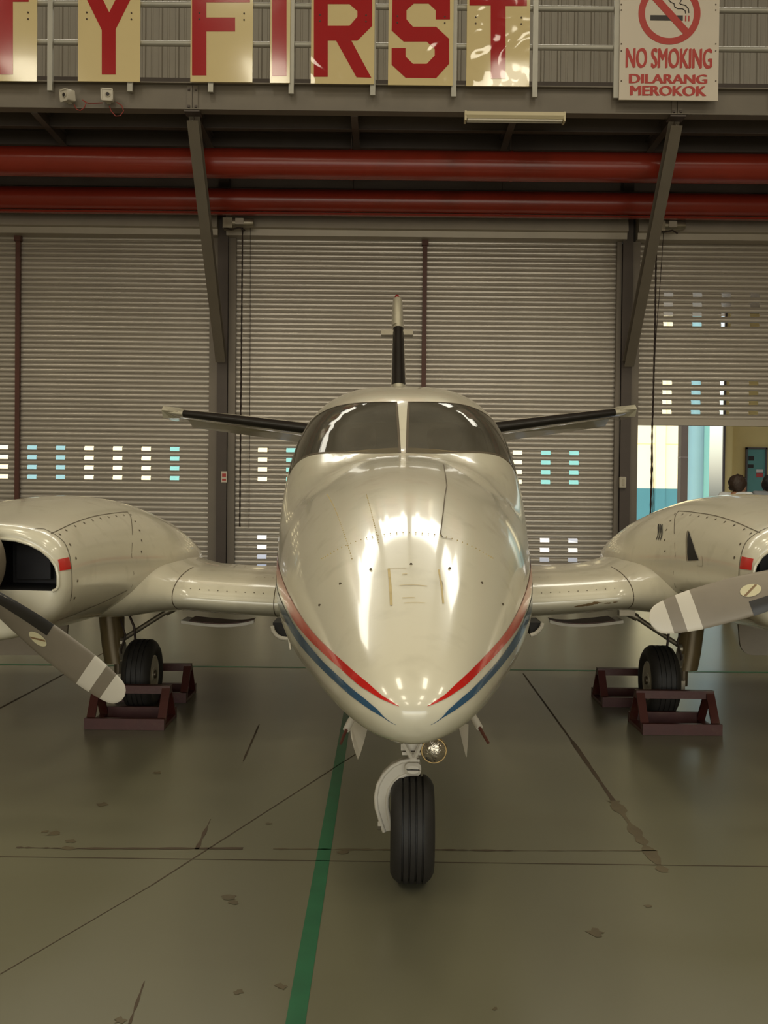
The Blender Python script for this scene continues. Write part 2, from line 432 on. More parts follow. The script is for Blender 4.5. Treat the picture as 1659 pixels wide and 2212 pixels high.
def hood_and_guides(d, x0, x1, hz0, hz1, hx0, hx1):
    # roller hood with a rolled front and guides at both jambs
    a = []
    for i in range(9):
        t = i / 8
        a.append((WY - .30 - .05 * math.sin(math.pi * (.5 + .5 * t)) + .10 * t * t, hz0 + .10 + (hz1 - hz0 - .10) * t))
    poly = [(WY + .1, hz0), (WY - .26, hz0), (WY - .27, hz0 + .09)] + a + [(WY + .1, hz1)]
    obj('roller_hood', loft([[Vector((xx, y, z)) for y, z in poly] for xx in (hx0, hx1)]), 'hood', d, smooth=35)
    for xa in (x0, x1):
        sgn = 1 if xa == x0 else -1
        xc_ = min(COLX, key=lambda q: abs(q - xa)); xo = xc_ + sgn * .078
        obj('guide_rail', join(box(min(xa, xo), max(xa, xo), WY - .10, WY - .04, 0, hz0), box(min(xa + sgn * .02, xa), max(xa + sgn * .02, xa), WY - .10, WY - .055, 0, hz0)), 'guide', d)
cx0, cx1 = wx(507), wx(1328)
lx1 = wx(456); lx0 = lx1 - (cx1 - cx0)
rx0 = wx(1372); rx1 = rx0 + (cx1 - cx0)
dL = shutter(1, lx0, lx1, .0, [wx(378 - 61.7 * i) for i in range(12)], 2, 'closed grey steel roller shutter behind the left engine')
dC = shutter(2, cx0, cx1, .0, [wx(568 + 61.2 * i) for i in range(12)], 2, 'closed grey steel roller shutter behind the airplane nose')
dR = shutter(3, rx0, rx1, 2.54, [wx(1440 + 62.2 * i) for i in range(12)], 1, 'half raised grey steel roller shutter behind the right engine')
HB, HT = 5.34, 5.80
hood_and_guides(dL, lx0, lx1, HB, HT, lx0 - .1, COLX[1] - .07)
hood_and_guides(dC, cx0, cx1, HB, HT, COLX[1] + .06, COLX[2] - .04)
hood_and_guides(dR, rx0, rx1, HB, HT, COLX[2] + .12, rx1 + .1)
for d, u in ((dL, 41), (dC, 914)):
    xx = wx(u)
    obj('middle_post', join(box(xx - .033, xx + .033, WY - .09, WY - .025, 0, HB), box(xx - .05, xx + .05, WY - .11, WY - .02, HB - .08, HB)), 'brownpost', d)

# ---- columns, braces
cl = ['dark steel column left of the airplane nose, white notice on it', 'dark steel column right of the airplane nose, switch box on it']
bl = ['diagonal steel brace rising from the left column to the walkway beam', 'diagonal steel brace rising from the right column to the walkway beam']
for i, X in enumerate((COLX[1], COLX[2])):
    c = thing('steel_column', (X, WY, 0), cl[i], 'column')
    obj('column_shaft', ibeam((X, WY - .06, 0), (X, WY - .06, 6.31), .155, .24, .014, .012, (0, 1, 0)), 'steeldark', c)
    obj('base_plate', box(X - .15, X + .15, WY - .22, WY + .1, 0, .02), 'steeldark', c)
    p0 = Vector((X, WY - .28, 3.45)); p1 = Vector((X, BY + .12, 6.222))
    b = thing('diagonal_brace', p0, bl[i], 'brace')
    obj('brace_beam', ibeam(p0, p1, .145, .17, .012, .010, (0, -1, 0)), 'steel', b)
    t = (p1 - p0).normalized()
    obj('end_plate', cbox((X, BY + .1, at(830, 238, BY).z - .03), (.2, .2, .02)), 'steeldark', b)
for X, nm in ((COLX[0], 'dark steel column at the far left shutter jamb'), (COLX[3], 'dark steel column at the far right shutter jamb')):
    c = obj('steel_column', ibeam((X, WY - .06, 0), (X, WY - .06, 6.31), .155, .24, .014, .012, (0, 1, 0)), 'steeldark', loc=(X, WY, 0)); tag(c, nm, 'column')

# ---- walkway
XA, XB_ = -8.75, 9.95
zb_ = at(830, 238, BY).z; zt_ = at(830, 187, BY).z
wk = thing('walkway', (0, BY, zb_), 'grey brown steel walkway hung above the roller shutters', 'walkway')
bm_ = join(box(XA, XB_, BY + .07, BY + .085, zb_, zt_ + .02), box(XA, XB_, BY, BY + .17, zb_ - .012, zb_), box(XA, XB_, BY, BY + .17, zt_ + .02, zt_ + .034))
obj('edge_beam', bm_, 'steel', wk)
obj('deck_plate', box(XA, XB_, BY + .17, WY + .03, zt_ - .01, zt_ + .02), 'soffit', wk)
for yy in (BY + .75, BY + 1.45, BY + 2.15):
    obj('deck_joist', ibeam((XA, yy, zb_ + .12), (XB_, yy, zb_ + .12), .09, .22, .01, .008, (0, 0, 1)), 'soffit', wk)
for xx in [COLX[1] + (COLX[2] - COLX[1]) * k / 3 for k in range(-4, 8)]:
    obj('cross_beam', ibeam((xx, BY + .17, zb_ + .07), (xx, WY + .02, zb_ + .07), .09, .18, .01, .008, (0, 0, 1)), 'soffit', wk)
for X in (COLX[1], COLX[2]):
    zz = (zb_ + zt_) / 2
    obj('splice_plate', join(box(X - .07, X - .006, BY + .05, BY + .07, zb_ + .01, zt_ + .01), box(X + .006, X + .07, BY + .05, BY + .07, zb_ + .01, zt_ + .01)), 'steel', wk)
    obj('bolt_row', join(*[cbox((X + dx, BY + .042, zz + dz), (.03, .02, .03)) for dx in (-.045, .045) for dz in (-.11, .11)]), 'steeldark', wk, kind='stuff')
# ---- railing on the beam
RY = BY - .036
rl = thing('railing', (0, RY, zt_), 'grey tubular steel railing along the walkway behind the letter boards', 'railing')
for u, vb in ((-66, 193), (108, 196), (281, 198), (455, 199), (629, 203), (805, 206), (980, 209), (1155, 210), (1330, 212), (1505, 214), (1680, 216)):
    p = at(u, vb, RY)
    obj('post', join(box(p.x - .032, p.x + .032, RY - .012, RY + .035, p.z, p.z + 1.32)), 'rail', rl)
for (u0, v0), (u1, v1) in (((0, 88), (1659, 110)), ((0, 3), (1659, 27)), ((0, -120), (1659, -100))):
    a = at(u0, v0, RY + .06); b = at(u1, v1, RY + .06); zm = (a.z + b.z) / 2
    if v0 < -50: zm = at(830, 187, BY).z + 1.22
    obj('rail_tube', tube([(XA, RY + .06, zm), (XB_, RY + .06, zm)], .036, 12), 'rail', rl, smooth=True)

# ---- letter boards
LY = RY - .035
def pxpoly(pts, uo=0, vo=0):
    return [(lambda p: (p.x, p.z))(at(u + uo, v + vo, LY)) for u, v in pts]
def board(u0, u1, vb, polys, label, bolts=True, wavy=False):
    p0 = at(u0, vb, LY); p1 = at(u1, vb, LY); zz = (p0.z + p1.z) / 2
    ptop = zz + 1.43
    t = thing('letter_board', ((p0.x + p1.x) / 2, LY, zz), label, 'sign', 'letter boards on the walkway railing')
    obj('panel', box(p0.x, p1.x, LY, LY + .018, zz, ptop), 'creamwavy' if wavy else 'cream', t)
    g = []
    for poly in polys:
        V, F = prism(pxpoly(poly), LY - .004, LY + .002); g.append((V, F))
    obj('letter', join(*g), 'redwavy' if wavy else 'redletter', t)
    if bolts:
        dx = .055
        pts = []
        for zc in (.60, .68, 1.06, 1.14):
            for xx in (p0.x + .11, p1.x - .11):
                pts.append(lathe([(0, .011), (.005, .011), (.008, .006)], (xx, LY - .003, zz + zc + .18), (0, -1, 0), 8))
        obj('bolt_set', join(*pts), 'bolt', t, kind='stuff')
    return t
board(-55, 79, 175, [[(-4, 161), (28, 161), (28, 4), (62, 4), (62, -40), (-42, -40), (-42, 4), (-4, 4)]], 'cream board with a red letter T cut by the left picture edge')
board(168, 302, 176, [[(220, 161), (250, 161), (250, 63), (304, -45), (272, -45), (236, 27), (201, -45), (166, -45), (220, 65)]], 'cream board with a red letter Y')
board(411, 545, 177, [[(415, 163), (446, 163), (446, 68), (508, 68), (508, 38), (446, 38), (446, 5), (540, 5), (540, -42), (415, -42)]], 'cream board with a red letter F')
board(583, 626, 179, [[(588, 164), (619, 164), (619, -40), (588, -40)]], 'narrow cream board with a red letter I', False)
board(671, 808, 181, [[(678, 166), (708, 166), (708, -40), (678, -40)], [(708, 88), (772, 88), (804, 56), (790, 42), (772, 36), (755, 56), (708, 56)], [(772, 36), (790, 42), (804, 56), (804, -10), (772, -8)],
       [(708, 9), (755, 9), (772, -8), (804, -10), (772, -40), (708, -40)], [(755, 9), (772, 24), (772, -8)], [(726, 88), (770, 167), (802, 168), (759, 88)]], 'cream board with a red letter R', wavy=True)
board(838, 978, 184, [[(846, 104), (876, 104), (876, 122), (846, 122)], [(846, 122), (876, 122), (892, 138), (876, 168), (846, 140)], [(876, 168), (892, 138), (922, 138), (942, 169)], [(942, 169), (922, 138), (939, 120), (970, 138)],
      [(970, 138), (939, 120), (939, 106), (970, 84)], [(970, 84), (939, 106), (922, 90), (872, 90), (892, 58), (942, 58)], [(892, 58), (872, 90), (846, 66), (878, 42)], [(846, 66), (878, 42), (878, 22), (848, -8)], [(848, -8), (878, 22), (894, 8), (876, -40)],
      [(876, -40), (894, 8), (926, 8), (944, -38)], [(944, -38), (926, 8), (941, 22), (972, -8)], [(972, -8), (941, 22), (941, 42), (972, 42)]], 'cream board with a red letter S and wavy reflections', wavy=True)
board(1007, 1143, 186, [[(1060, 170), (1092, 170), (1092, 13), (1138, 13), (1138, -34), (1014, -34), (1014, 12), (1060, 12)]], 'cream board with a red letter T nearest the no smoking sign', wavy=True)

# ---- no smoking sign
NY = LY - .01
p0 = at(1337, 214, NY); p1 = at(1551, 219, NY); nz0 = (p0.z + p1.z) / 2
ns = thing('no_smoking_sign', ((p0.x + p1.x) / 2, NY, nz0), 'white no smoking sign with red ring and lettering in two languages', 'sign')
obj('panel', box(p0.x, p1.x, NY, NY + .02, nz0, nz0 + 1.78), 'signwhite', ns)
k_ = NY / 1.0
def ring_geo(c, r0, r1, y0, y1, n=64):
    V, F = [], []
    for i in range(n):
        a = 2 * math.pi * i / n
        for r in (r0, r1):
            for y in (y0, y1): V.append(Vector((c.x + r * math.cos(a), y, c.z + r * math.sin(a))))
    for i in range(n):
        j = (i + 1) % n
        a, b = i * 4, j * 4
        F += [(a, b, b + 2, a + 2), (a + 1, a + 3, b + 3, b + 1), (a, a + 1, b + 1, b), (a + 2, b + 2, b + 3, a + 3)]
    return V, F
PXM = NY / FPX
cc = at(1446, 29, NY)
obj('ring', ring_geo(cc, 52.5 * PXM, 66.5 * PXM, NY - .004, NY + .004), 'signred', ns)
dv = Vector((math.cos(R(-47)), 0, math.sin(R(-47))))
obj('slash', bar(cc - dv * 56 * PXM, cc + dv * 56 * PXM, .009, 15.5 * PXM, (dv.z, 0, -dv.x)), 'signred', ns)
ca = at(1405, 38.5, NY); cb = at(1475, 38.5, NY)
obj('cigarette', box(ca.x, cb.x, NY - .003, NY + .003, ca.z - 5.7 * PXM, ca.z + 5.7 * PXM), 'black', ns)
obj('ember', join(*[box(at(u, 38, NY).x - 1.4 * PXM, at(u, 38, NY).x + 1.4 * PXM, NY - .003, NY + .003, ca.z - 6.5 * PXM, ca.z + 5.5 * PXM) for u in (1481, 1488)]), 'signred', ns)
for pts in (((1481, 29), (1480, 23), (1474, 19), (1464, 19), (1457, 15), (1456, 8), (1449, 5), (1444, -1), (1441, -10)), ((1488, 28), (1487, 19), (1481, 12), (1470, 9), (1468, 7), (1471, 2), (1472, -4), (1468, -12))):
    obj('smoke_line', tube([tuple(at(u, v, NY - .001)) for u, v in pts], 1.1 * PXM, 6), 'black', ns)
def text(s, u0, u1, vtop, vbot, m, parent, name, bold=.035):
    cu = bpy.data.curves.new(name, 'FONT'); cu.body = s; cu.offset = 0.0; cu.extrude = .01; cu.resolution_u = 4
    to = bpy.data.objects.new(name, cu); COL.objects.link(to)
    bpy.context.view_layer.update()
    me = bpy.data.meshes.new_from_object(to.evaluated_get(bpy.context.evaluated_depsgraph_get()))
    bpy.data.objects.remove(to)
    bmx = bmesh.new(); bmx.from_mesh(me); g0 = bmx.verts[:] + bmx.edges[:] + bmx.faces[:]
    for kk in (-1, 1):
        dp = bmesh.ops.duplicate(bmx, geom=g0)['geom']
        for q in dp:
            if isinstance(q, bmesh.types.BMVert): q.co.x += kk * bold; q.co.z += kk * .0015; q.co.y += kk * bold * .25
    bmx.to_mesh(me); bmx.free()
    xs = [v.co.x for v in me.vertices]; ys = [v.co.y for v in me.vertices]
    a = at(u0, vbot, NY); b = at(u1, vtop, NY); zb0 = (at(u0, vbot, NY).z + at(u1, vbot, NY).z) / 2; zt0 = (at(u0, vtop, NY).z + at(u1, vtop, NY).z) / 2
    o0 = root_of(parent).location
    for v in me.vertices:
        x = a.x + (v.co.x - min(xs)) / (max(xs) - min(xs)) * (b.x - a.x)
        z = zb0 + (v.co.y - min(ys)) / (max(ys) - min(ys)) * (zt0 - zb0)
        v.co = Vector((x, NY - .002 - v.co.z * .2, z)) - o0
    me.materials.append(M[m])
    o = bpy.data.objects.new(name, me); COL.objects.link(o); o.parent = parent
    return o
text('NO SMOKING', 1351, 1539, 104, 148, 'signred', ns, 'lettering', .045)
text('DILARANG', 1358, 1528, 160.5, 181, 'signred', ns, 'lettering', .05)
text('MEROKOK', 1360, 1526, 185.5, 207.5, 'signred', ns, 'lettering', .05)
bl_ = []
for u in (1342, 1546):
    for v in (10, 22, 95, 110, 175):
        q = at(u, v, NY); bl_.append(lathe([(0, .009), (.006, .009), (.008, .004)], (q.x, NY, q.z), (0, -1, 0), 8))
obj('bolt_set', join(*bl_), 'bolt', ns, kind='stuff')

# ---- things on the walkway beam
def flame_detector(u, v, yaw, label):
    c = at(u, v, BY - .06)
    t = thing('flame_detector', c, label, 'detector', 'detector boxes on the walkway beam')
    Rz = Matrix.Rotation(R(yaw), 4, 'Z') @ Matrix.Rotation(R(8), 4, 'X')
    def tr(g): return [c + Rz @ Vector(p) for p in g[0]], g[1]
    obj('housing', tr(bbox_(-.068, .068, -.08, .05, -.068, .068, .008)), 'white', t, smooth=30)
    obj('front_frame', tr(join(box(-.075, .075, -.088, -.078, .058, .075), box(-.075, .075, -.088, -.078, -.075, -.058), box(-.075, -.058, -.088, -.078, -.075, .075), box(.058, .075, -.088, -.078, -.075, .075))), 'white', t)
    l = obj('lens_collar', tr(lathe([(0, .034), (.012, .034), (.016, .026)], (0.012, -.078, 0), (0, -1, 0), 20)), 'plate', t, smooth=True)
    obj('lens', tr(lathe([(0, .024), (.004, .022), (.006, .01)], (0.012, -.093, 0), (0, -1, 0), 20)), 'black', l, smooth=True)
    obj('bracket', join(bar(c + Vector((0, .0, -.06)), c + Vector((0, .055, -.075)), .05, .012)), 'plate', t)
    return t
flame_detector(149, 208, -32, 'small white detector box on the beam, turned left, below the T board')
flame_detector(233, 207, 6, 'small white detector box on the beam facing forward below the Y board')
for pts, lb in ((((160, 226), (165, 236), (173, 239), (182, 233), (186, 222), (178, 216), (190, 223), (205, 223), (222, 222)), 'thin red cable looping under the left white detector box'),
            (((236, 229), (240, 240), (250, 251), (260, 250), (267, 240), (263, 228), (252, 221)), 'thin red cable looping under the right white detector box')):
    P = [tuple(at(u, v, BY - .03)) for u, v in pts]
    c = obj('detector_cable', tube(P, .007, 6), 'wire', loc=P[0], smooth=True); tag(c, lb, 'cable', 'red detector cables')
# fluorescent batten
fa = at(1004, 249, BY - .05); fb = at(1219, 251, BY - .05); fz = (fa.z + fb.z) / 2
ft = thing('fluorescent_fitting', ((fa.x + fb.x) / 2, BY - .05, fz), 'cream fluorescent light fitting hung under the walkway beam', 'light')
obj('housing', loft([[Vector((x, BY - .05 + y, fz + z)) for y, z in ((-.06, .03), (.06, .03), (.075, -.02), (.05, -.055), (-.05, -.055), (-.075, -.02))] for x in (fa.x, fb.x)]), 'fixture', ft)
obj('tube_lamp', tube([(fa.x + .03, BY - .09, fz - .07), (fb.x - .03, BY - .09, fz - .07)], .014, 10), 'white', ft, smooth=True)
obj('tube_lamp', tube([(fa.x + .03, BY - .03, fz - .07), (fb.x - .03, BY - .03, fz - .07)], .014, 10), 'white', ft, smooth=True)
for xe in (fa.x + .007, fb.x - .007): obj('end_cap', box(xe - .013, xe + .013, BY - .12, BY + .02, fz - .085, fz + .032), 'fixture', ft)
for xe in (fa.x + .21, fb.x - .21): obj('hanger', box(xe - .01, xe + .01, BY - .01, BY + .03, fz + .03, zb_ - .014), 'steeldark', ft)

# ---- big red fire mains under the walkway
def pipe(yy, v0, v1, label):
    a = at(830, v0, yy).z; b = at(830, v1, yy).z; r = (a - b) / 2; zc = (a + b) / 2
    t = thing('fire_pipe', (0, yy, zc), label, 'pipe', 'red pipes under the walkway')
    obj('pipe_run', tube([(XA, yy, zc), (XB_, yy, zc)], r, 28), 'redpipe', t, smooth=True)
    for X in (COLX[1] + 2.0, COLX[2] - 2.0, COLX[1] - 3.6, COLX[2] + 3.4):
        obj('pipe_clamp', lathe([(-.02, r + .006), (.02, r + .006)], (X, yy, zc), (1, 0, 0), 28), 'redpipe', t, smooth=True)
        obj('hanger_rod', tube([(X, yy, zc + r), (X, yy, zb_ + .2)], .008, 6), 'steeldark', t)
    return zc, r
z1, r1 = pipe(BY + 1.0, 325, 388, 'upper large red pipe running under the walkway')
z2, r2 = pipe(BY + 1.95, 411, 459, 'lower large red pipe just above the roller hoods')
tg = obj('cable_tray', join(box(XA, XB_, BY + 2.2, BY + 2.4, z2 + .20, z2 + .22), box(XA, XB_, BY + 2.2, BY + 2.21, z2 + .2, z2 + .26)), 'soffit', loc=(0, BY + 2.3, z2 + .2))
tag(tg, 'dark cable tray seen between the two red pipes', 'cable tray')
rb = obj('red_angle', box(XA, XB_, BY + 1.95, BY + 2.03, at(830, 465, BY + 1.95).z, at(830, 460.5, BY + 1.95).z), 'redpipe', loc=(0, BY + 2, 5.7)); tag(rb, 'thin red steel angle directly beneath the lower red pipe', 'steel angle')

# ---- shutter motors and pull chains
def motor(u, v, Y, sgn, label):
    c = at(u, v, Y)
    t = thing('shutter_motor', c, label, 'motor', 'roller shutter motors')
    obj('gearbox', cbox((c.x, Y, c.z), (.14, .16, .15)), 'metal', t)
    obj('motor_body', tube([(c.x + sgn * .05, Y, c.z + .02), (c.x + sgn * .33, Y, c.z + .02), (c.x + sgn * .38, Y, c.z + .02)], [.075, .075, .06], 16), 'metal', t, smooth=True)
    obj('terminal_box', cbox((c.x + sgn * .18, Y - .07, c.z + .02), (.12, .05, .09)), 'hood', t)
    obj('conduit', tube([(c.x - sgn * .05, Y - .05, c.z - .07), (c.x + sgn * .05, Y - .07, c.z - .1), (c.x + sgn * .18, Y - .07, c.z - .07), (c.x + sgn * .26, Y - .05, c.z - .11)], .012, 8), 'chain', t, smooth=True)
    return t
motor(493, 484, WY - .52, 1, 'grey shutter motor beside the left brace above the middle shutter')
motor(1424, 490, WY - .52, 1, 'grey shutter motor beside the right brace above the right shutter')
def chain(pts, Y, r, label):
    P = [at(u, v, Y) for u, v in pts]
    Q = []
    for a, b in zip(P[:-1], P[1:]):
        n = max(1, int((b - a).length / .08))
        Q += [a + (b - a) * i / n for i in range(n)]
    Q.append(P[-1])
    o = obj('pull_chain', tube([tuple(q) for q in Q], [r * (1.25 if i % 2 else .8) for i in range(len(Q))], 6), 'chain', loc=P[0]); tag(o, label, 'chain', 'shutter pull chains')
chain([(524, 486), (522, 700), (520, 900), (518, 1138)], WY - .51, .012, 'thick dark pull chain hanging in front of the middle shutter')
chain([(541, 486), (540, 800), (538, 1140)], WY - .51, .004, 'thin dark cord hanging in front of the middle shutter')
chain([(1418, 494), (1415, 700), (1411, 860), (1409, 918), (1407, 1040), (1404, 1150)], WY - .51, .013, 'thick dark pull chain hanging in front of the right shutter')
chain([(1434, 492), (1424, 640), (1416, 740), (1409, 918), (1411, 1060), (1410, 1150)], WY - .53, .005, 'thin dark cord beside the thick chain at the right shutter')
# notices on the columns
c = at(484, 1030, WY - .19); t = thing('warning_notice', c, 'small white notice with red print on the left column', 'notice')
obj('card', box(c.x - .045, c.x + .045, c.y, c.y + .008, c.z - .085, c.z + .085), 'signwhite', t)
obj('print', join(box(c.x - .03, c.x + .03, c.y - .002, c.y + .001, c.z + .0, c.z + .05), box(c.x - .03, c.x + .03, c.y - .002, c.y + .001, c.z - .06, c.z - .03)), 'signred', t)
c = at(1345, 1042, WY - .21); t = thing('switch_box', c, 'small cream push button box on the right column', 'switch')
obj('case', bbox_(c.x - .05, c.x + .05, c.y - .03, c.y + .03, c.z - .085, c.z + .085, .006), 'plate', t)
obj('button_plate', box(c.x - .02, c.x + .02, c.y - .036, c.y - .028, c.z - .05, c.z + .05), 'metal', t)

# ================================================================ OUTSIDE
FY = 57.0
def fx(u): return at(u, 1060, FY).x
def fz(v, u=1400): return at(u, v, FY).z
xr = fx(1472)
zband = fz(1055); ztop = 12.4
yb = thing('yellow_building', (0, FY, 0), 'sunlit pale yellow building with blue base seen through the open shutter', 'building')
obj('wall', box(-60, xr, FY, FY + 8, zband, ztop), 'yellow', yb)
obj('base_band', box(-60, xr, FY - .05, FY + 8, 0.12, zband), 'facadeblue', yb)
obj('plinth', box(-60, xr, FY - .5, FY + 8, -.05, .12), 'pavement', yb)
obj('fascia', box(-60, xr + .3, FY - .6, FY + 8, ztop, ztop + 3.5), 'teal', yb)
for u in (1424,): obj('pilaster', box(fx(u) - .28, fx(u) + .28, FY - .2, FY, zband, ztop), 'yellow', yb); obj('pilaster_base', box(fx(u) - .28, fx(u) + .28, FY - .2, FY, .12, zband), 'facadeblue', yb)
obj('wall_groove', box(-60, xr, FY - .012, FY, fz(958) - .04, fz(958)), 'tanwall', yb)
for u, w, m in ((378, 1.3, 'teal'), (628, 1.2, 'teal'), (1180, 1.2, 'teal'), (1240, 1.2, 'teal'), (100, 2.9, 'bluecol'), (900, 2.0, 'bluecol'), (-160, 3, 'teal')):
    X = fx(u); o = obj('wall_door', box(X - w / 2, X + w / 2, FY - .14, FY, .0, 4.6), m, yb)
    obj('door_frame', join(box(X - w / 2 - .08, X - w / 2, FY - .16, FY, 0, 4.68), box(X + w / 2, X + w / 2 + .08, FY - .16, FY, 0, 4.68), box(X - w / 2, X + w / 2, FY - .16, FY, 4.6, 4.68)), 'steeldark', o)
a, b = at(1471, 1000, 45).x, at(1494, 1000, 45).x
g = thing('brown_gate_post', ((a + b) / 2, 45, 0), 'dark brown upright between the yellow wall and the blue column', 'post')
obj('post_body', box(a, b, 45, 45.5, -.04, 11), 'browngap', g)
obj('post_cap', box(a - .05, b + .05, 44.95, 45.55, 11, 11.1), 'browngap', g)
obj('post_band', box(a - .01, b + .01, 44.98, 45.5, at(1480, 987, 45).z - .03, at(1480, 987, 45).z), 'steeldark', g)
a, b = at(1493, 1000, 42).x, at(1526, 1000, 42).x
g = thing('blue_column', ((a + b) / 2, 42, 0), 'pale blue round column outside the open shutter', 'column')
rr = (b - a) / 2
obj('column_shaft', lathe([(0, rr), (12, rr)], ((a + b) / 2, 42.4, -.04), (0, 0, 1), 32), 'bluecol', g, smooth=True)
obj('column_fin', box(b - .02, at(1537, 1000, 42).x, 42.3, 42.5, -.04, 12), 'teal', g)
obj('column_collar', lathe([(0, rr + .04), (.12, rr + .04)], ((a + b) / 2, 42.4, at(1500, 880, 42).z), (0, 0, 1), 32), 'bluecol', g, smooth=True)
TY = 30.0
xa = at(1555, 1000, TY).x
tb = thing('tan_building', (xa + 5, TY, 0), 'shaded tan building with a teal door seen through the open shutter', 'building')
def fp(pts, z0, z1): return loft([[Vector((x, y, z0)) for x, y in pts], [Vector((x, y, z1)) for x, y in pts]])
obj('wall', fp([(xa + .22, TY), (xa + 14, TY), (xa + 18, TY + 6), (xa * 1.2 + .6, TY * 1.2)], -.04, 7), 'tanwall', tb)
obj('corner_pier', fp([(xa + .03, TY - .35), (xa + .25, TY - .35), (xa + .40, TY + .3), (xa + .25, TY + .3)], -.04, 7), 'tanwall', tb)
obj('corner_edge', box(xa - .03, xa + .03, TY - .37, TY - .30, -.04, 7), 'steeldark', tb)
obj('shade_slab', box(xa - 6, xa + 16, TY - 13.0, TY + .5, 7, 7.3), 'steel', tb)  # unseen slab added to keep the sun off the tan wall
da, db = at(1613, 1000, TY).x, at(1652, 1000, TY).x; dz = at(1630, 971, TY).z
o = obj('door_leaf', box(da, db, TY - .05, TY, -.04, dz), 'tealdoor', tb)
obj('door_frame', join(box(da - .05, da, TY - .08, TY, -.04, dz + .05), box(db, db + .05, TY - .08, TY, -.04, dz + .05), box(da - .05, db + .05, TY - .08, TY, dz, dz + .06)), 'steeldark', o)
for u, v, w, h, m in ((1623, 990, .08, .07, 'browngap'), (1622, 1007, .08, .05, 'browngap'), (1641, 1018, .10, .06, 'signwhite'), (1641, 1026, .10, .07, 'signred')):
    c = at(u, v, TY - .06); obj('door_notice', box(c.x - w, c.x + w, TY - .06, TY - .04, c.z - h, c.z + h), m, o)

# ---------------------------------------------------------------- people
def skin_mesh(pts, edges, radii, root, sub=2):
    me = bpy.data.meshes.new('tmp'); me.from_pydata([tuple(p) for p in pts], edges, [])
    o = bpy.data.objects.new('tmp', me); COL.objects.link(o)
    o.modifiers.new('s', 'SKIN').use_smooth_shade = True
    for i, r in enumerate(radii): me.skin_vertices[0].data[i].radius = r if isinstance(r, tuple) else (r, r)
    for i in range(len(radii)): me.skin_vertices[0].data[i].use_root = (i == root)
    sm = o.modifiers.new('u', 'SUBSURF'); sm.levels = sub; sm.render_levels = sub
    bpy.context.view_layer.update()
    m2 = bpy.data.meshes.new_from_object(o.evaluated_get(bpy.context.evaluated_depsgraph_get()))
    V = [v.co.copy() for v in m2.vertices]; F = [tuple(p.vertices) for p in m2.polygons]
    bpy.data.objects.remove(o); bpy.data.meshes.remove(me); bpy.data.meshes.remove(m2)
    return V, F
def ellipsoid(c, r, nu=20, nv=12, f=None):
    V, F = [], []
    for j in range(nv + 1):
        ph = math.pi * j / nv - math.pi / 2
        for i in range(nu):
            th = 2 * math.pi * i / nu
            q = Vector((math.cos(ph) * math.cos(th), math.cos(ph) * math.sin(th), math.sin(ph)))
            k = f(q) if f else 1
            V.append(Vector(c) + Vector((q.x * r[0], q.y * r[1], q.z * r[2])) * k)
    for j in range(nv):
        for i in range(nu):
            F.append((j * nu + i, j * nu + (i + 1) % nu, (j + 1) * nu + (i + 1) % nu, (j + 1) * nu + i))
    return V, F
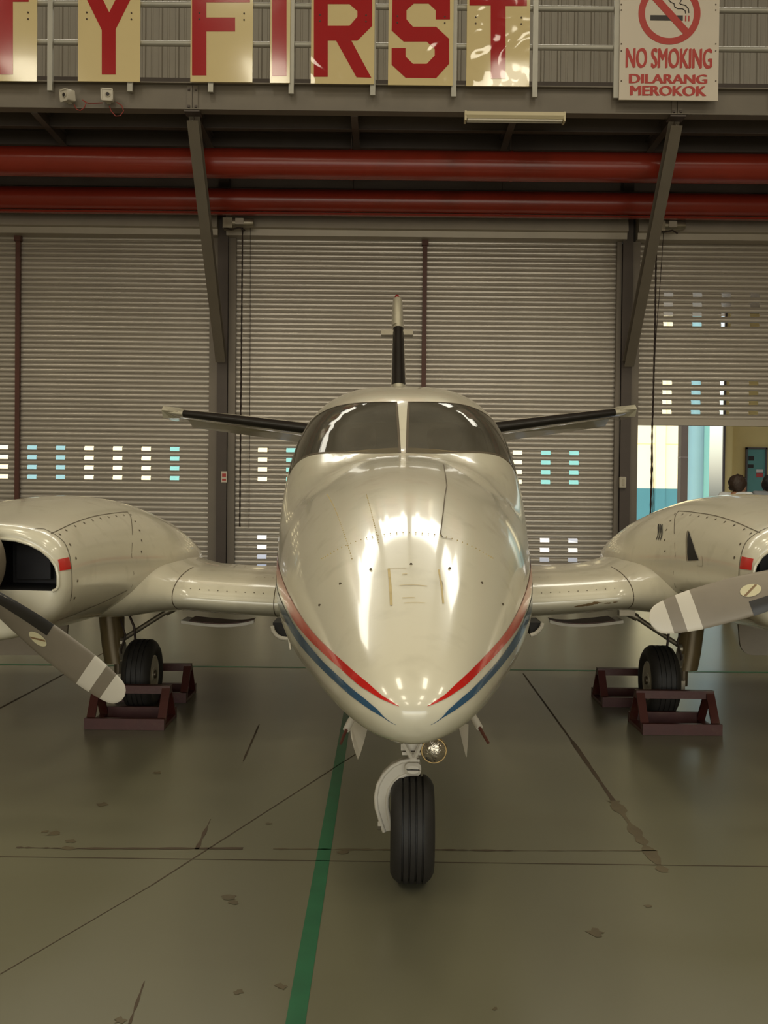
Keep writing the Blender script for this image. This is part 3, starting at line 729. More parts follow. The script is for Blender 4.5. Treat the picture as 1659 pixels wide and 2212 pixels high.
def person(loc, hgt, yaw, hair, shirt, label, hd=-.055, hf_=-.03):
    t = thing('person', loc, label, 'person', 'people standing behind the right engine')
    k = hgt / 1.75
    Rz = Matrix.Rotation(R(yaw), 4, 'Z')
    def tr(g): return [Vector(loc) + Rz @ (Vector(p) * k) for p in g[0]], g[1]
    # local frame: facing -y
    P = [(0, 0, .95), (0, 0, 1.12), (0, .01, 1.30), (0, .01, 1.42), (0, .0, 1.49), (0, -.03, 1.54),
         (.10, 0, .90), (.105, -.01, .50), (.11, .02, .09), (.115, -.13, .035), (-.10, 0, .90), (-.105, -.01, .50), (-.11, .02, .09), (-.115, -.13, .035),
         (.17, .01, 1.475), (.23, .03, 1.12), (.22, -.04, .88), (.215, -.07, .80), (-.17, .01, 1.475), (-.23, .03, 1.12), (-.22, -.04, .88), (-.215, -.07, .80)]
    E = [(0, 1), (1, 2), (2, 3), (3, 4), (4, 5), (0, 6), (6, 7), (7, 8), (8, 9), (0, 10), (10, 11), (11, 12), (12, 13), (3, 14), (14, 15), (15, 16), (16, 17), (3, 18), (18, 19), (19, 20), (20, 21)]
    rad = [(.15, .11), (.135, .10), (.15, .11), (.12, .09), .055, .055, .085, .058, .042, .035, .085, .058, .042, .035, .058, .046, .034, .034, .058, .046, .034, .034]
    body = skin_mesh([Vector(p) for p in P], E, rad, 0)
    def headf(q):
        f = 1.0
        if q.z < -.3: f *= 1 - .18 * min(1, (-q.z - .3) / .7) * (1.2 if q.y > 0 else .6)
        return f
    head = ellipsoid((0, -.02 + hf_, 1.645 + hd), (.076, .098, .118), 24, 16, headf)
    nose = ellipsoid((0, -.122 + hf_, 1.632 + hd), (.014, .022, .026), 10, 6)
    ears = [ellipsoid((s * .078, .0 + hf_, 1.64 + hd), (.010, .020, .032), 10, 6) for s in (-1, 1)]
    chin = ellipsoid((0, -.085 + hf_, 1.555 + hd), (.035, .030, .026), 12, 8)
    lips = ellipsoid((0, -.110 + hf_, 1.588 + hd), (.024, .010, .009), 10, 6)
    fing = []
    for s in (-1, 1):
        for i in range(5):
            x0 = s * .215; y0_ = -.095 + .018 * i; ln = (.05, .075, .085, .08, .06)[i]
            if i == 0: fing.append(tube([(x0 - s * .01, -.095, .82), (x0 - s * .02, -.125, .79), (x0 - s * .02, -.135, .755)], [.012, .010, .008], 8))
            else: fing.append(tube([(x0, y0_, .79), (x0, y0_ - .005, .79 - ln * .55), (x0 - s * .012, y0_ - .012, .79 - ln)], [.010, .009, .007], 8))
    obj('body', tr(join(body, head, nose, chin, lips, *ears, *fing)), 'skin', t, smooth=80)
    for s in (-1, 1):
        obj('eye', tr(ellipsoid((s * .032, -.108 + hf_, 1.652 + hd), (.013, .008, .007), 10, 6)), 'black', t, smooth=True)
    rnd = random.Random(3)
    def hf(q): return 1.02 + .09 * math.sin(9 * q.x + 5 * q.z) * math.cos(8 * q.y + 3 * q.z) + rnd.uniform(-.03, .05)
    hv, hfc = ellipsoid((0, .006 + hf_, 1.672 + hd), (.096, .112, .112), 30, 18, hf)
    keep = []
    for f in hfc:
        c = sum((hv[i] for i in f), Vector()) / 4
        cy_, cz_ = c.y - hf_, c.z - hd
        if cz_ > 1.59 + max(0, (-cy_ + .02)) * 1.15 and not (cy_ < -.055 and cz_ < 1.705): keep.append(f)
    obj('hair', tr((hv, keep)), hair, t, smooth=80)
    sp = [P[i] for i in (0, 1, 2, 3, 14, 15, 18, 19)]
    sh = skin_mesh([Vector(p) for p in sp], [(0, 1), (1, 2), (2, 3), (3, 4), (4, 5), (3, 6), (6, 7)], [(.165, .125), (.155, .118), (.168, .125), (.138, .105), .075, .062, .075, .062], 0)
    obj('shirt', tr(sh), shirt, t, smooth=80)
    tp = [P[i] for i in (0, 6, 7, 8, 10, 11, 12)]
    obj('trousers', tr(skin_mesh([Vector(p) for p in tp], [(0, 1), (1, 2), (2, 3), (0, 4), (4, 5), (5, 6)], [(.165, .125), .105, .078, .062, .105, .078, .062], 0)), 'trouser', t, smooth=80)
    for s in (-1, 1):
        obj('shoe', tr(ellipsoid((s * .113, -.06, .045), (.05, .14, .045), 16, 10)), 'black', t, smooth=True)
h1 = at(1591, 1026, 11.5); h2 = at(1664, 1026, 12.3)
person((h1.x, 11.5, 0), h1.z * 1.75 / 1.729, 125, 'hair', 'shirt', 'person with short dark hair and white shirt turned away behind the right engine')
person((h2.x, 12.3, 0), h2.z * 1.75 / 1.729, 170, 'hairblack', 'shirtgrey', 'person with black hair cut off by the right picture edge')

# ================================================================ THE AIRPLANE
OX, OY, YAW, ROLL = .069, 2.2, .011, .0122
def A(x, s, z):
    """airplane frame (lateral, aft of the nose tip, height) -> place; it stands slightly yawed and banked on its tyres"""
    xx = x - (z - 1.0) * ROLL
    return Vector((OX + xx + YAW * s, OY + s - YAW * xx, z + x * ROLL))
ap = thing('airplane', A(0, 4.2, 0) * 1.0, 'cream twin engine propeller airplane with red and blue nose stripes', 'airplane')
ap.location.z = 0
def AG(g): return [A(*p) for p in g[0]], g[1]

WT = [(0, .0), (.006, .035), (.02, .068), (.05, .098), (.12, .140), (.3, .200), (.6, .280), (1.0, .374), (1.4, .450), (2.0, .542), (2.5, .604), (3.1, .662), (3.6, .688), (5.0, .688), (6.5, .52), (8.0, .30), (9.6, .08)]
ZT = [(0, .915), (.006, .940), (.02, .960), (.05, .984), (.12, 1.020), (.3, 1.087), (.6, 1.190), (1.0, 1.325), (1.4, 1.440), (1.8, 1.522), (2.2, 1.575), (2.44, 1.597), (2.52, 1.612), (2.60, 1.650), (2.98, 1.865), (3.06, 1.905), (3.25, 1.970), (3.6, 2.045), (4.2, 2.096), (5.0, 2.10), (6.5, 2.03), (8.0, 1.96), (9.6, 1.85)]
ZB = [(0, .915), (.006, .885), (.02, .865), (.05, .845), (.12, .828), (.3, .800), (.6, .770), (1.0, .730), (1.5, .672), (2.5, .60), (4.0, .57), (5.0, .60), (6.5, .80), (8.0, 1.15), (9.6, 1.55)]
ZC = [(0, .915), (.1, .915), (.6, .93), (1.4, .96), (2.5, 1.00), (3.5, 1.04), (5, 1.10), (8, 1.55), (9.6, 1.72)]
NU = [(0, 2.0), (1.0, 2.1), (2.4, 2.2), (3.2, 2.75), (3.8, 3.0), (5, 3.1), (6, 2.4), (9, 2)]
NL = [(0, 1.9), (.3, 1.78), (1.0, 1.78), (2.0, 1.95), (3.0, 2.1), (9, 2.1)]
def fus_raw(s, th):
    c, sn = math.cos(th), math.sin(th)
    w = interp(WT, s); zc = interp(ZC, s)
    if sn >= 0: n = interp(NU, s); h = interp(ZT, s) - zc
    else: n = interp(NL, s); h = zc - interp(ZB, s)
    return Vector((w * math.copysign(abs(c) ** (2 / n), c), s, zc + h * math.copysign(abs(sn) ** (2 / n), sn)))
SH = [(0, 0), (.9, 0), (1.6, .28), (2.2, .56), (2.5, .70), (3.06, .88), (3.8, .70), (6.0, 0), (9, 0)]
def fus(s0, th):
    """hull surface; stations sweep aft on the flanks around the windshield"""
    a = abs(math.degrees(th) - 90)
    k = math.sin(R(a)) ** 2
    return fus_raw(s0 + interp(SH, s0) * k, th)
def nrm(f, s, t, flip=1):
    e = 1e-3
    a = f(s + e, t) - f(max(s - e, 1e-5), t); b = f(s, t + e) - f(s, t - e)
    return (a.cross(b)).normalized() * flip
S_ST = [.004, .012, .02, .035, .05, .08, .12, .17, .23, .3, .4, .5, .6, .8, 1.0, 1.2, 1.4, 1.6, 1.8, 2.0, 2.2, 2.35, 2.44, 2.52, 2.60, 2.7, 2.8, 2.9, 2.98, 3.06, 3.15, 3.25, 3.4, 3.6, 3.8, 4.0, 4.3, 4.7, 5.1, 5.6, 6.2, 6.8, 7.4, 8.0, 8.6, 9.2, 9.58]
PE, PS = 1.05, 62.0       # windshield: half post and side limit in degrees from the crown
ths = sorted(set([R(a) for a in range(0, 360, 4) if abs(a - 90) > 2.5] + [R(90 - PE), R(90 + PE), R(90), R(90 - PS), R(90 + PS)]))
def in_pane(i, j):
    if not (S_ST[i] >= 2.519 and S_ST[i + 1] <= 3.061): return 0
    a, b = math.degrees(ths[j]), math.degrees(ths[(j + 1) % len(ths)])
    lo, hi = min(a, b), max(a, b)
    if lo >= 90 + PE - .01 and hi <= 90 + PS + .01: return -1
    if hi <= 90 - PE + .01 and lo >= 90 - PS - .01: return 1
    return 0
nt_ = len(ths)
HV = [fus(s, t) for s in S_ST for t in ths]
HF = []; PF = {-1: [], 1: []}
for i in range(len(S_ST) - 1):
    for j in range(nt_):
        q = (i * nt_ + j, i * nt_ + (j + 1) % nt_, (i + 1) * nt_ + (j + 1) % nt_, (i + 1) * nt_ + j)
        k = in_pane(i, j)
        if k: PF[k].append(q)
        else: HF.append(q)
tip = len(HV); HV.append(fus_raw(0, 0)); tl = len(HV); HV.append(fus_raw(9.6, 0) * 1.0)
HV[tl] = Vector((0, 9.62, 1.7))
for j in range(nt_):
    HF.append((tip, (j + 1) % nt_, j)); b = (len(S_ST) - 1) * nt_
    HF.append((tl, b + j, b + (j + 1) % nt_))
hull = obj('fuselage', AG((HV, HF)), 'paint', ap, smooth=50)
for k in (-1, 1):
    used = sorted({i for f in PF[k] for i in f}); mp = {i: n for n, i in enumerate(used)}
    obj('windshield_pane', AG(([HV[i] for i in used], [tuple(mp[i] for i in f) for f in PF[k]])), 'glass', ap, smooth=60)
def patch(f, s0, s1, t0, t1, off, n=12, m=12, flip=1, shape=None):
    V, F = [], []
    for i in range(n + 1):
        for j in range(m + 1):
            s, t = s0 + (s1 - s0) * i / n, t0 + (t1 - t0) * j / m
            if shape: s, t = shape(i / n, j / m)
            V.append(f(s, t) + nrm(f, s, t, flip) * off)
    for i in range(n):
        for j in range(m):
            a = i * (m + 1) + j; F.append((a, a + 1, a + m + 2, a + m + 1))
    return V, F
def ribbon(f, pts, w, off=.0012, flip=1):
    """thin strip along surface points (s, t)"""
    P = [f(s, t) + nrm(f, s, t, flip) * off for s, t in pts]; N = [nrm(f, s, t, flip) for s, t in pts]
    V, F = [], []
    for i, p in enumerate(P):
        tg_ = (P[min(i + 1, len(P) - 1)] - P[max(i - 1, 0)]).normalized(); sd = tg_.cross(N[i])
        V += [p - sd * w / 2, p + sd * w / 2]
    for i in range(len(P) - 1): F.append((2 * i, 2 * i + 1, 2 * i + 3, 2 * i + 2))
    return V, F
def dots(f, pts, r, off=.0014, flip=1):
    g = []
    for s, t in pts:
        p = f(s, t); n = nrm(f, s, t, flip); u = n.orthogonal().normalized(); v = n.cross(u)
        g.append(([p + n * off + (u * math.cos(a) + v * math.sin(a)) * r for a in [k * math.pi / 3 for k in range(6)]], [tuple(range(6))]))
    return join(*g)
# windshield rubber edge and inside of the cockpit
for sg in (-1, 1):
    e0, e1 = R(90 + sg * PE), R(90 + sg * PS)
    loop = [(2.52, e0 + (e1 - e0) * i / 16) for i in range(17)] + [(2.52 + .54 * i / 8, e1) for i in range(1, 9)] + [(3.06, e1 + (e0 - e1) * i / 16) for i in range(1, 17)] + [(3.06 - .54 * i / 8, e0) for i in range(1, 9)]
    obj('windshield_seal', AG(ribbon(fus, loop, .012, .0015)), 'seam', ap)
    for i, (s0, s1) in enumerate(((3.75, 4.15), (4.35, 4.8), (5.0, 5.4))):
        obj('cabin_window', AG(patch(fus, s0, s1, R(90 - sg * 52), R(90 - sg * 70), .003)), 'boot', ap, smooth=60)
obj('glareshield', AG(loft([[(x, 2.86 + .30 * (x / .5) ** 2, 1.60), (x, 2.86 + .30 * (x / .5) ** 2, 1.655 - .08 * (x / .5) ** 2), (x, 3.20, 1.668 - .05 * (x / .5) ** 2), (x, 3.20, 1.60 - .02)] for x in [-.44 + .08 * k for k in range(12)]])), 'dash', ap, smooth=30)
obj('instrument_panel', AG(box(-.46, .46, 3.17, 3.20, 1.12, 1.60)), 'baffle', ap)
for sg in (-1, 1):
    seat = obj('cockpit_seat', AG(join(bbox_(sg * .27 - .20, sg * .27 + .20, 3.95, 4.10, 1.10, 1.66, .03), bbox_(sg * .27 - .11, sg * .27 + .11, 3.97, 4.06, 1.68, 1.86, .03))), 'seat', ap, smooth=30)
    yk = obj('control_yoke', AG(join(tube([(sg * .27 - .13, 3.30, 1.52), (sg * .27 - .13, 3.30, 1.40), (sg * .27, 3.28, 1.37), (sg * .27 + .13, 3.30, 1.40), (sg * .27 + .13, 3.30, 1.52)], .014, 8), tube([(sg * .27, 3.12, 1.36), (sg * .27, 3.30, 1.37)], .014, 8))), 'black', ap, smooth=True)
obj('cabin_bulkhead', AG(box(-.5, .5, 4.45, 4.47, .8, 1.9)), 'cabin', ap)
obj('cabin_floor', AG(box(-.5, .5, 2.6, 4.45, .85, .87)), 'cabin', ap)

# ---- airfoil surfaces
def foil(t):
    """t 0..1 from the upper trailing edge round the nose to the lower trailing edge -> (chord fraction, half thickness fraction)"""
    q = abs(1 - 2 * t); x = q ** 1.9
    y = 5 * (.2969 * math.sqrt(x) - .1260 * x - .3516 * x * x + .2843 * x**3 - .1015 * x**4)
    return x, y if t < .5 else -y
TS = [i / 40 for i in range(41)]
def wing_f(tabs, sg):
    le, ch, zz, th = tabs
    def f(x, t):
        cx, cy = foil(t)
        return Vector((sg * x, interp(le, x) + cx * interp(ch, x), interp(zz, x) + cy * interp(th, x) * (1.12 if t < .5 else .88) + .02 * cx))
    return f
def surf_mesh(f, xs, capend=True):
    return loft([[f(x, t) for t in TS] for x in xs])
IN = ([(.4, 3.46), (1.22, 3.44), (1.30, 3.40), (1.42, 3.24), (1.58, 2.95), (1.75, 2.8)], [(.4, 2.05), (1.3, 2.05), (1.75, 2.6)], [(.4, .765), (1.22, .818), (1.42, .86), (1.75, .94)], [(.4, .285), (1.25, .262), (1.42, .33), (1.58, .42), (1.75, .5)])
OUT = ([(2.2, 3.5), (5.9, 4.15), (5.98, 4.3)], [(2.2, 1.85), (5.9, 1.05), (5.98, .8)], [(2.2, .90), (5.98, 1.28)], [(2.2, .25), (5.9, .12), (5.98, .03)])
for sg in (-1, 1):
    fi = wing_f(IN, sg); fl_ = sg
    xs = [.4 + .08 * i for i in range(10)] + [1.16, 1.22, 1.26, 1.30, 1.34, 1.38, 1.42, 1.46, 1.5, 1.54, 1.58, 1.64, 1.75]
    w = obj('wing_center_section', AG(surf_mesh(fi, xs)), 'paint', ap, smooth=50)
    w2 = obj('outer_wing', AG(surf_mesh(wing_f(OUT, sg), [2.2 + (5.9 - 2.2) * i / 12 for i in range(13)] + [5.95, 5.98])), 'paint', ap, smooth=50)
    ff = lambda x, t: fi(x, t)
    for xx in (.735, 1.275):
        obj('panel_seam', AG(ribbon(ff, [(xx + (.03 * math.sin(i / 24 * math.pi) if xx > 1 else 0), .28 + .46 * i / 24) for i in range(25)], .005, .0015, -sg)), 'seam', w)
    rows = [(.80 + .052 * i, .435) for i in range(9)] + [(.62 + .05 * i, .33) for i in range(6)]
    obj('screw_row', AG(dots(ff, rows, .0042, .0016, -sg)), 'seam', w, kind='stuff')
    # inboard gear door hanging just under the centre section
    xsd = [.93 + .046 * i for i in range(11)]
    def dep(x): return .03 + .16 * min(1, (x - .93) / .25)
    def dzz(x): return .617 - .026 * math.sin(math.pi * min(1, (x - .93) / .47) ** .8)
    gd = obj('inboard_gear_door', AG(loft([[(sg * x, 4.02, dzz(x) - .008), (sg * x, 4.02, dzz(x) + .010), (sg * x, 4.02 + dep(x), dzz(x) + .012), (sg * x, 4.02 + dep(x), dzz(x))] for x in xsd])), 'white', ap, smooth=30)
    obj('door_inner_face', AG(loft([[(sg * x, 4.035, dzz(x) + .011), (sg * x, 4.035, dzz(x) + .015), (sg * x, 4.02 + dep(x) + .05, dzz(x) + .017), (sg * x, 4.02 + dep(x) + .05, dzz(x) + .012)] for x in xsd[:-1]])), 'brownpost', gd)
# paint chips on one leading edge
fi = wing_f(IN, 1)
def chip(x0, t0, r, seed):
    rn = random.Random(seed); g = [(x0 + r * 1.7 * math.cos(a) * rn.uniform(.4, 1.2), t0 + r * .5 * math.sin(a) * rn.uniform(.4, 1.2)) for a in [k * math.pi / 5 for k in range(10)]]
    return [fi(x, t) + nrm(fi, x, t, -1) * .0016 for x, t in g], [tuple(range(10))]
cps = [chip(x, t, r, i) for i, (x, t, r) in enumerate(((1.02, .526, .02), (1.06, .522, .022), (1.10, .512, .020), (1.085, .517, .018), (1.04, .524, .018), (1.17, .520, .012), (1.21, .518, .010), (.99, .531, .012), (.86, .55, .006), (.64, .555, .008)))]
# (joined by wing below)
wings = [o for o in ap.children if o.name.startswith('wing_center_section')]
obj('paint_chips', AG(join(*cps)), 'rust', wings[-1], kind='stuff')

# ---- tail
TP = ([(.12, 7.75), (2.5, 8.62), (2.59, 8.75)], [(.12, 1.35), (2.5, .78), (2.59, .62)], [(.12, 1.975), (2.59, 2.335)], [(.12, .17), (2.45, .095), (2.59, .03)])
for sg in (-1, 1):
    f = wing_f(TP, sg)
    tpo = obj('tailplane', AG(surf_mesh(f, [.12 + (2.45 - .12) * i / 10 for i in range(11)] + [2.55, 2.59])), 'paint', ap, smooth=50)
    V, F = [], []
    obj('deicing_boot', AG(patch(lambda x, t: f(x, t), .3, 2.34, .365, .615, .004, 14, 12, -sg)), 'boot', tpo, smooth=60)
    obj('elevator', AG(loft([[(sg * x, interp(TP[0], x) + interp(TP[1], x) * c, interp(TP[2], x) + .02 + dz * 1.0) for c, dz in ((.68, .05), (.68, -.05), (1.0, -.10 - .02), (1.02, -.10))] for x in (.25, 1.2, 2.4)])), 'paint', tpo)
    obj('elevator_horn', AG(loft([[(sg * x, s, z) for s, z in ((8.58 + (x - 2.42) * .5, 2.33 + (x - 2.42) * .12), (8.75, 2.385 + (x - 2.42) * .1), (9.35, 2.37), (9.35, 2.28), (8.75, 2.27))] for x in (2.40, 2.52, 2.6)])), 'paint', tpo)
def fin_f(z, t):
    cx, cy = foil(t)
    k = (z - 1.9) / 1.9
    return Vector((cy * (.205 - .095 * k), 7.75 + 1.95 * k + cx * (1.75 - 1.05 * k), z))
finz = [1.85 + (3.74 - 1.85) * i / 10 for i in range(11)]
fin = obj('fin', AG(join(loft([[fin_f(z, t) for t in TS] for z in finz]))), 'paint', ap, smooth=50)
obj('deicing_boot', AG(patch(fin_f, 2.62, 3.36, .335, .665, .004, 14, 12, 1)), 'boot', fin, smooth=60)
obj('rudder_horn', AG(loft([[fin_f(z, t) * 1.0 + Vector((-.012 * k, 0, 0)) for t in TS] for z, k in ((3.40, 1), (3.6, 1), (3.78, .6))])), 'paint', fin, smooth=50)
obj('beacon', AG(lathe([(0, .032), (.05, .03), (.075, .018), (.085, .004)], (-.012, 9.85, 3.76), (0, 0, 1), 16)), 'redlens', fin, smooth=True)
obj('antenna_plate', AG(join(box(-.20, -.03, 9.3, 9.5, 3.27, 3.325), box(.03, .17, 9.3, 9.5, 3.27, 3.325))), 'metal', fin)
obj('dorsal_fairing', AG(loft([[(x * k, s, z) for x, z in ((-.10, 1.9), (.10, 1.9), (.045, zt), (-.045, zt))] for s, zt, k in ((6.4, 1.95, .5), (7.4, 2.10, 1), (8.2, 2.45, 1))])), 'paint', fin)
# ---- nacelles
NX = 1.95
NW = [(2.15, .45), (2.25, .46), (2.6, .475), (3.0, .50), (3.5, .55), (3.9, .60), (4.4, .60), (5.2, .45), (6.2, .06)]
NZT = [(2.15, 1.285), (2.25, 1.30), (2.6, 1.355), (3.0, 1.395), (3.5, 1.415), (3.9, 1.40), (4.4, 1.33), (5.2, 1.15), (6.2, .96)]
NZB = [(2.15, .76), (2.25, .752), (2.6, .735), (3.0, .72), (3.5, .715), (4.0, .74), (5.2, .82), (6.2, .90)]
NZC = [(2.15, 1.04), (2.6, 1.04), (3.5, 1.0), (4.4, .96), (6.2, .92)]
NN = [(2.15, 2.9), (2.6, 2.6), (3.2, 2.25), (4, 2.0), (6, 2)]
def nac_f(sg):
    def f(s, th, k=1.0):
        c, sn = math.cos(th), math.sin(th); n = interp(NN, s)
        w = interp(NW, s) * k; zc = interp(NZC, s); h = (interp(NZT, s) - zc if sn >= 0 else zc - interp(NZB, s)) * k
        nn = n if sn >= 0 else 2.3
        return Vector((sg * NX + w * math.copysign(abs(c) ** (2 / nn), c), s, zc + h * math.copysign(abs(sn) ** (2 / nn), sn)))
    return f
def boolean_cut(g, cutters, m, mcut):
    """solid minus cutters; cut faces take the second material"""
    def mk(gg, mm):
        me = bpy.data.meshes.new('tmp'); me.from_pydata([tuple(v) for v in gg[0]], [], gg[1])
        bm = bmesh.new(); bm.from_mesh(me); bmesh.ops.recalc_face_normals(bm, faces=bm.faces); bm.to_mesh(me); bm.free()
        for q in mm: me.materials.append(q)
        o = bpy.data.objects.new('tmp', me); COL.objects.link(o); return o
    base = mk(g, [m, mcut]); cs = []
    for c in cutters:
        co = mk(c, [m, mcut])
        for p in co.data.polygons: p.material_index = 1
        md = base.modifiers.new('b', 'BOOLEAN'); md.operation = 'DIFFERENCE'; md.solver = 'EXACT'; md.object = co; md.material_mode = 'INDEX'; cs.append(co)
    bpy.context.view_layer.update()
    me = bpy.data.meshes.new_from_object(base.evaluated_get(bpy.context.evaluated_depsgraph_get()))
    for o in cs + [base]: bpy.data.objects.remove(o)
    return me
BL = [-37.5, 195.4]
for side, sg in enumerate((-1, 1)):
    nf = nac_f(sg); NTH = 72
    tt = [2 * math.pi * k / NTH for k in range(NTH)]
    rings = [[nf(s, t, k) for t in tt] for s, k in ((2.150, .86), (2.152, .90), (2.160, .94), (2.176, .972), (2.20, .99), (2.24, 1), (2.4, 1), (2.6, 1), (2.8, 1), (3.0, 1), (3.25, 1), (3.5, 1), (3.7, 1), (3.9, 1), (4.15, 1), (4.4, 1), (4.8, 1), (5.2, 1), (5.7, 1), (6.2, 1))]
    inl = [(.085, 1.222), (.16, 1.224), (.24, 1.216), (.30, 1.198), (.35, 1.172), (.39, 1.138), (.415, 1.10), (.424, 1.06), (.424, 1.012), (.415, .998), (.40, .992), (.085, 1.0)]
    cuts = []
    for q in (-1, 1):
        cuts.append(AG(loft([[(sg * NX + q * d, 2.0, z) for d, z in inl], [(sg * NX + q * d, 2.75, z) for d, z in inl]])))
    me = boolean_cut(AG(loft(rings)), cuts, M['paint'], M['intake'])
    for p in me.polygons: p.use_smooth = True
    me.set_sharp_from_angle(angle=R(38))
    off = ap.location
    for v in me.vertices: v.co -= off
    nc = bpy.data.objects.new('engine_nacelle', me); COL.objects.link(nc); nc.parent = ap
    for q in (-1, 1):
        xa_, xb_ = sorted((sg * NX + q * .13, sg * NX + q * .29))
        obj('engine_baffle', AG(join(box(xa_, xb_, 2.44, 2.47, 1.02, 1.20), box(xa_ - .04, xb_ + .1, 2.50, 2.52, .99, 1.22))), 'baffle', nc)
        obj('intake_lip', AG(tube([(sg * NX + q * d, 2.150, z) for d, z in inl[1:-1]], .007, 8)), 'paint', nc, smooth=True)
    inb = 0.0 if sg < 0 else math.pi            # inboard direction of the nacelle
    def th_of(deg): return R(deg) if sg < 0 else math.pi - R(deg)
    stripe = patch(lambda s, t: nf(s, t, interp([(2.150, .95), (2.160, .95), (2.176, .975), (2.20, .992), (2.24, 1)], s)), 2.158, 2.225, th_of(4.5), th_of(14.5), .002, 6, 6, 1)
    obj('red_band', AG(stripe), 'stripered', nc, smooth=60)
    def rb_(pts, w=.005): return obj('panel_seam', AG(ribbon(nf, [(s, th_of(d)) for s, d in pts], w, .0016, 1)), 'seam', nc)
    rb_([(2.19 + .07 * min(1, i / 6), 60 - 30 * i / 24) for i in range(0, 25)])
    rb_([(2.26 - .03 * math.sin(i / 20 * 3.1), 30 - 48 * i / 20) for i in range(21)])
    rb_([(2.24 + (3.5 - 2.24) * i / 20, 44.5 + 4.5 * i / 20) for i in range(21)], .004)
    rb_([(3.49, 49), (3.44, 44), (3.386, 40), (3.30, 34), (3.22, 27), (3.12, 16), (3.077, 8), (3.10, -4), (3.114, -15), (3.114, -25)], .004)
    rb_([(2.30, -40), (2.496, -35.6), (2.64, -32), (2.775, -28.9), (2.92, -24), (3.068, -19.3)], .004)
    pts = [(2.40 + .135 * i, 41.5 + 4.0 * i / 8) for i in range(9)]
    obj('screw_row', AG(dots(nf, [(s, th_of(d)) for s, d in pts] + [(3.42 - .06 * i, th_of(38 - 9 * i)) for i in range(4)] + [(2.30, th_of(40 - 14 * i)) for i in range(5)], .0075, .0017, 1)), 'seam', nc, kind='stuff')
    if sg > 0:
        # side air scoop and louvres on one nacelle only
        E0 = [(0, 3.012, 28.3), (.25, 2.975, 22.0), (.5, 2.930, 15.2), (.75, 2.905, 9.0), (1, 2.885, 4.3)]
        E1 = [(0, 3.010, 28.2), (.25, 2.935, 22.8), (.5, 2.861, 17.0), (.75, 2.795, 10.5), (1, 2.735, 5.0)]
        def tri(a, b):
            s0, d0 = interp([(q[0], q[1]) for q in E0], a), interp([(q[0], q[2]) for q in E0], a)
            s1, d1 = interp([(q[0], q[1]) for q in E1], a), interp([(q[0], q[2]) for q in E1], a)
            return s0 + (s1 - s0) * b, th_of(d0 + (d1 - d0) * b)
        obj('air_scoop', AG(patch(nf, 0, 1, 0, 1, .003, 14, 6, 1, tri)), 'intake', nc, smooth=60)
        obj('scoop_lip', AG(ribbon(nf, [(interp([(q[0], q[1]) for q in E0], i / 14) + .008, th_of(interp([(q[0], q[2]) for q in E0], i / 14))) for i in range(15)], .010, .006, 1)), 'metal', nc)
        obj('scoop_ramp', AG(ribbon(nf, [(2.72, th_of(7.0)), (2.70, th_of(5.0)), (2.69, th_of(3.5)), (2.76, th_of(3.6))], .03, .0022, 1)), 'paint', nc)
        for k in range(3):
            obj('louvre', AG(ribbon(nf, [(s_ - .032 * k, th_of(d_ - .3 * k)) for s_, d_ in ((3.557, 34.5), (3.52, 31.5), (3.485, 29), (3.455, 26.4), (3.435, 23.9), (3.428, 22), (3.43, 20.3))], .011, .003, 1)), 'intake', nc)
    # outboard gear door under the nacelle, seen broad from the front
    xo0, xo1 = sg * 2.02, sg * 2.72
    zz0, zz1 = .78, .455
    rp = rrect(min(xo0, xo1), max(xo0, xo1), zz1, zz0, .07, 5)
    obj('outboard_gear_door', AG(loft([[(x + sg * .0, 3.72 + (z - zz1) * .25, z) for x, z in rp], [(x, 3.74 + (z - zz1) * .25, z) for x, z in rp]])), 'blade', ap)
    # ---- propeller
    hx, hs, hz = sg * NX, 2.0, 1.125
    sp = obj('spinner', AG(lathe([(-.10, .215), (-.08, .218), (-.02, .212), (.08, .19), (.2, .145), (.3, .09), (.36, .04), (.385, .002)], (hx, hs, hz), (0, -1, 0), 36)), 'blade', ap, smooth=True)
    for b_ in range(3):
        th = R(BL[side] + 120 * b_)
        er = Vector((math.cos(th), 0, math.sin(th))); et = Vector((-math.sin(th), 0, math.cos(th)))
        def bl_pt(r, c, up, er=er, et=et):
            beta = R(interp([(.1, 48), (.3, 36), (.6, 22), (.94, 15)], r))
            ch = interp([(.10, .085), (.2, .115), (.35, .158), (.55, .178), (.72, .172), (.84, .150), (.905, .122), (.932, .085), (.946, .03)], r) * 1.03
            tk = interp([(.1, .07), (.25, .034), (.5, .018), (.94, .006)], r)
            cd = et * math.cos(beta) + Vector((0, -1, 0)) * math.sin(beta); nd = Vector((0, -1, 0)) * math.cos(beta) - et * math.sin(beta)
            return Vector((hx, hs, hz)) + er * r + cd * (c - .5) * ch + nd * up * tk * math.sqrt(max(0, 4 * c * (1 - c)))
        CS = [0, .03, .1, .2, .35, .5, .65, .8, .9, .97, 1]
        def blade_part(r0, r1, n=10, lift=0):
            rg = []
            for i in range(n + 1):
                r = r0 + (r1 - r0) * i / n
                rg.append([bl_pt(r, c, .7) for c in CS] + [bl_pt(r, c, -.3) for c in reversed(CS[1:-1])])
            return loft(rg)
        bl0 = obj('propeller_blade', AG(blade_part(.10, .745, 16)), 'blade', sp, smooth=50)
        for r0, r1, m in ((.745, .81, 'white'), (.81, .865, 'blade'), (.865, .946, 'white')):
            obj('tip_band', AG(blade_part(r0, r1, 8)), m, sp, smooth=50)
        bo = [bl_pt(.16 + .37 * i / 12, c, .7) + Vector((0, -.0025, 0)) for i in range(13) for c in (1.0, .9, .78, .66)]
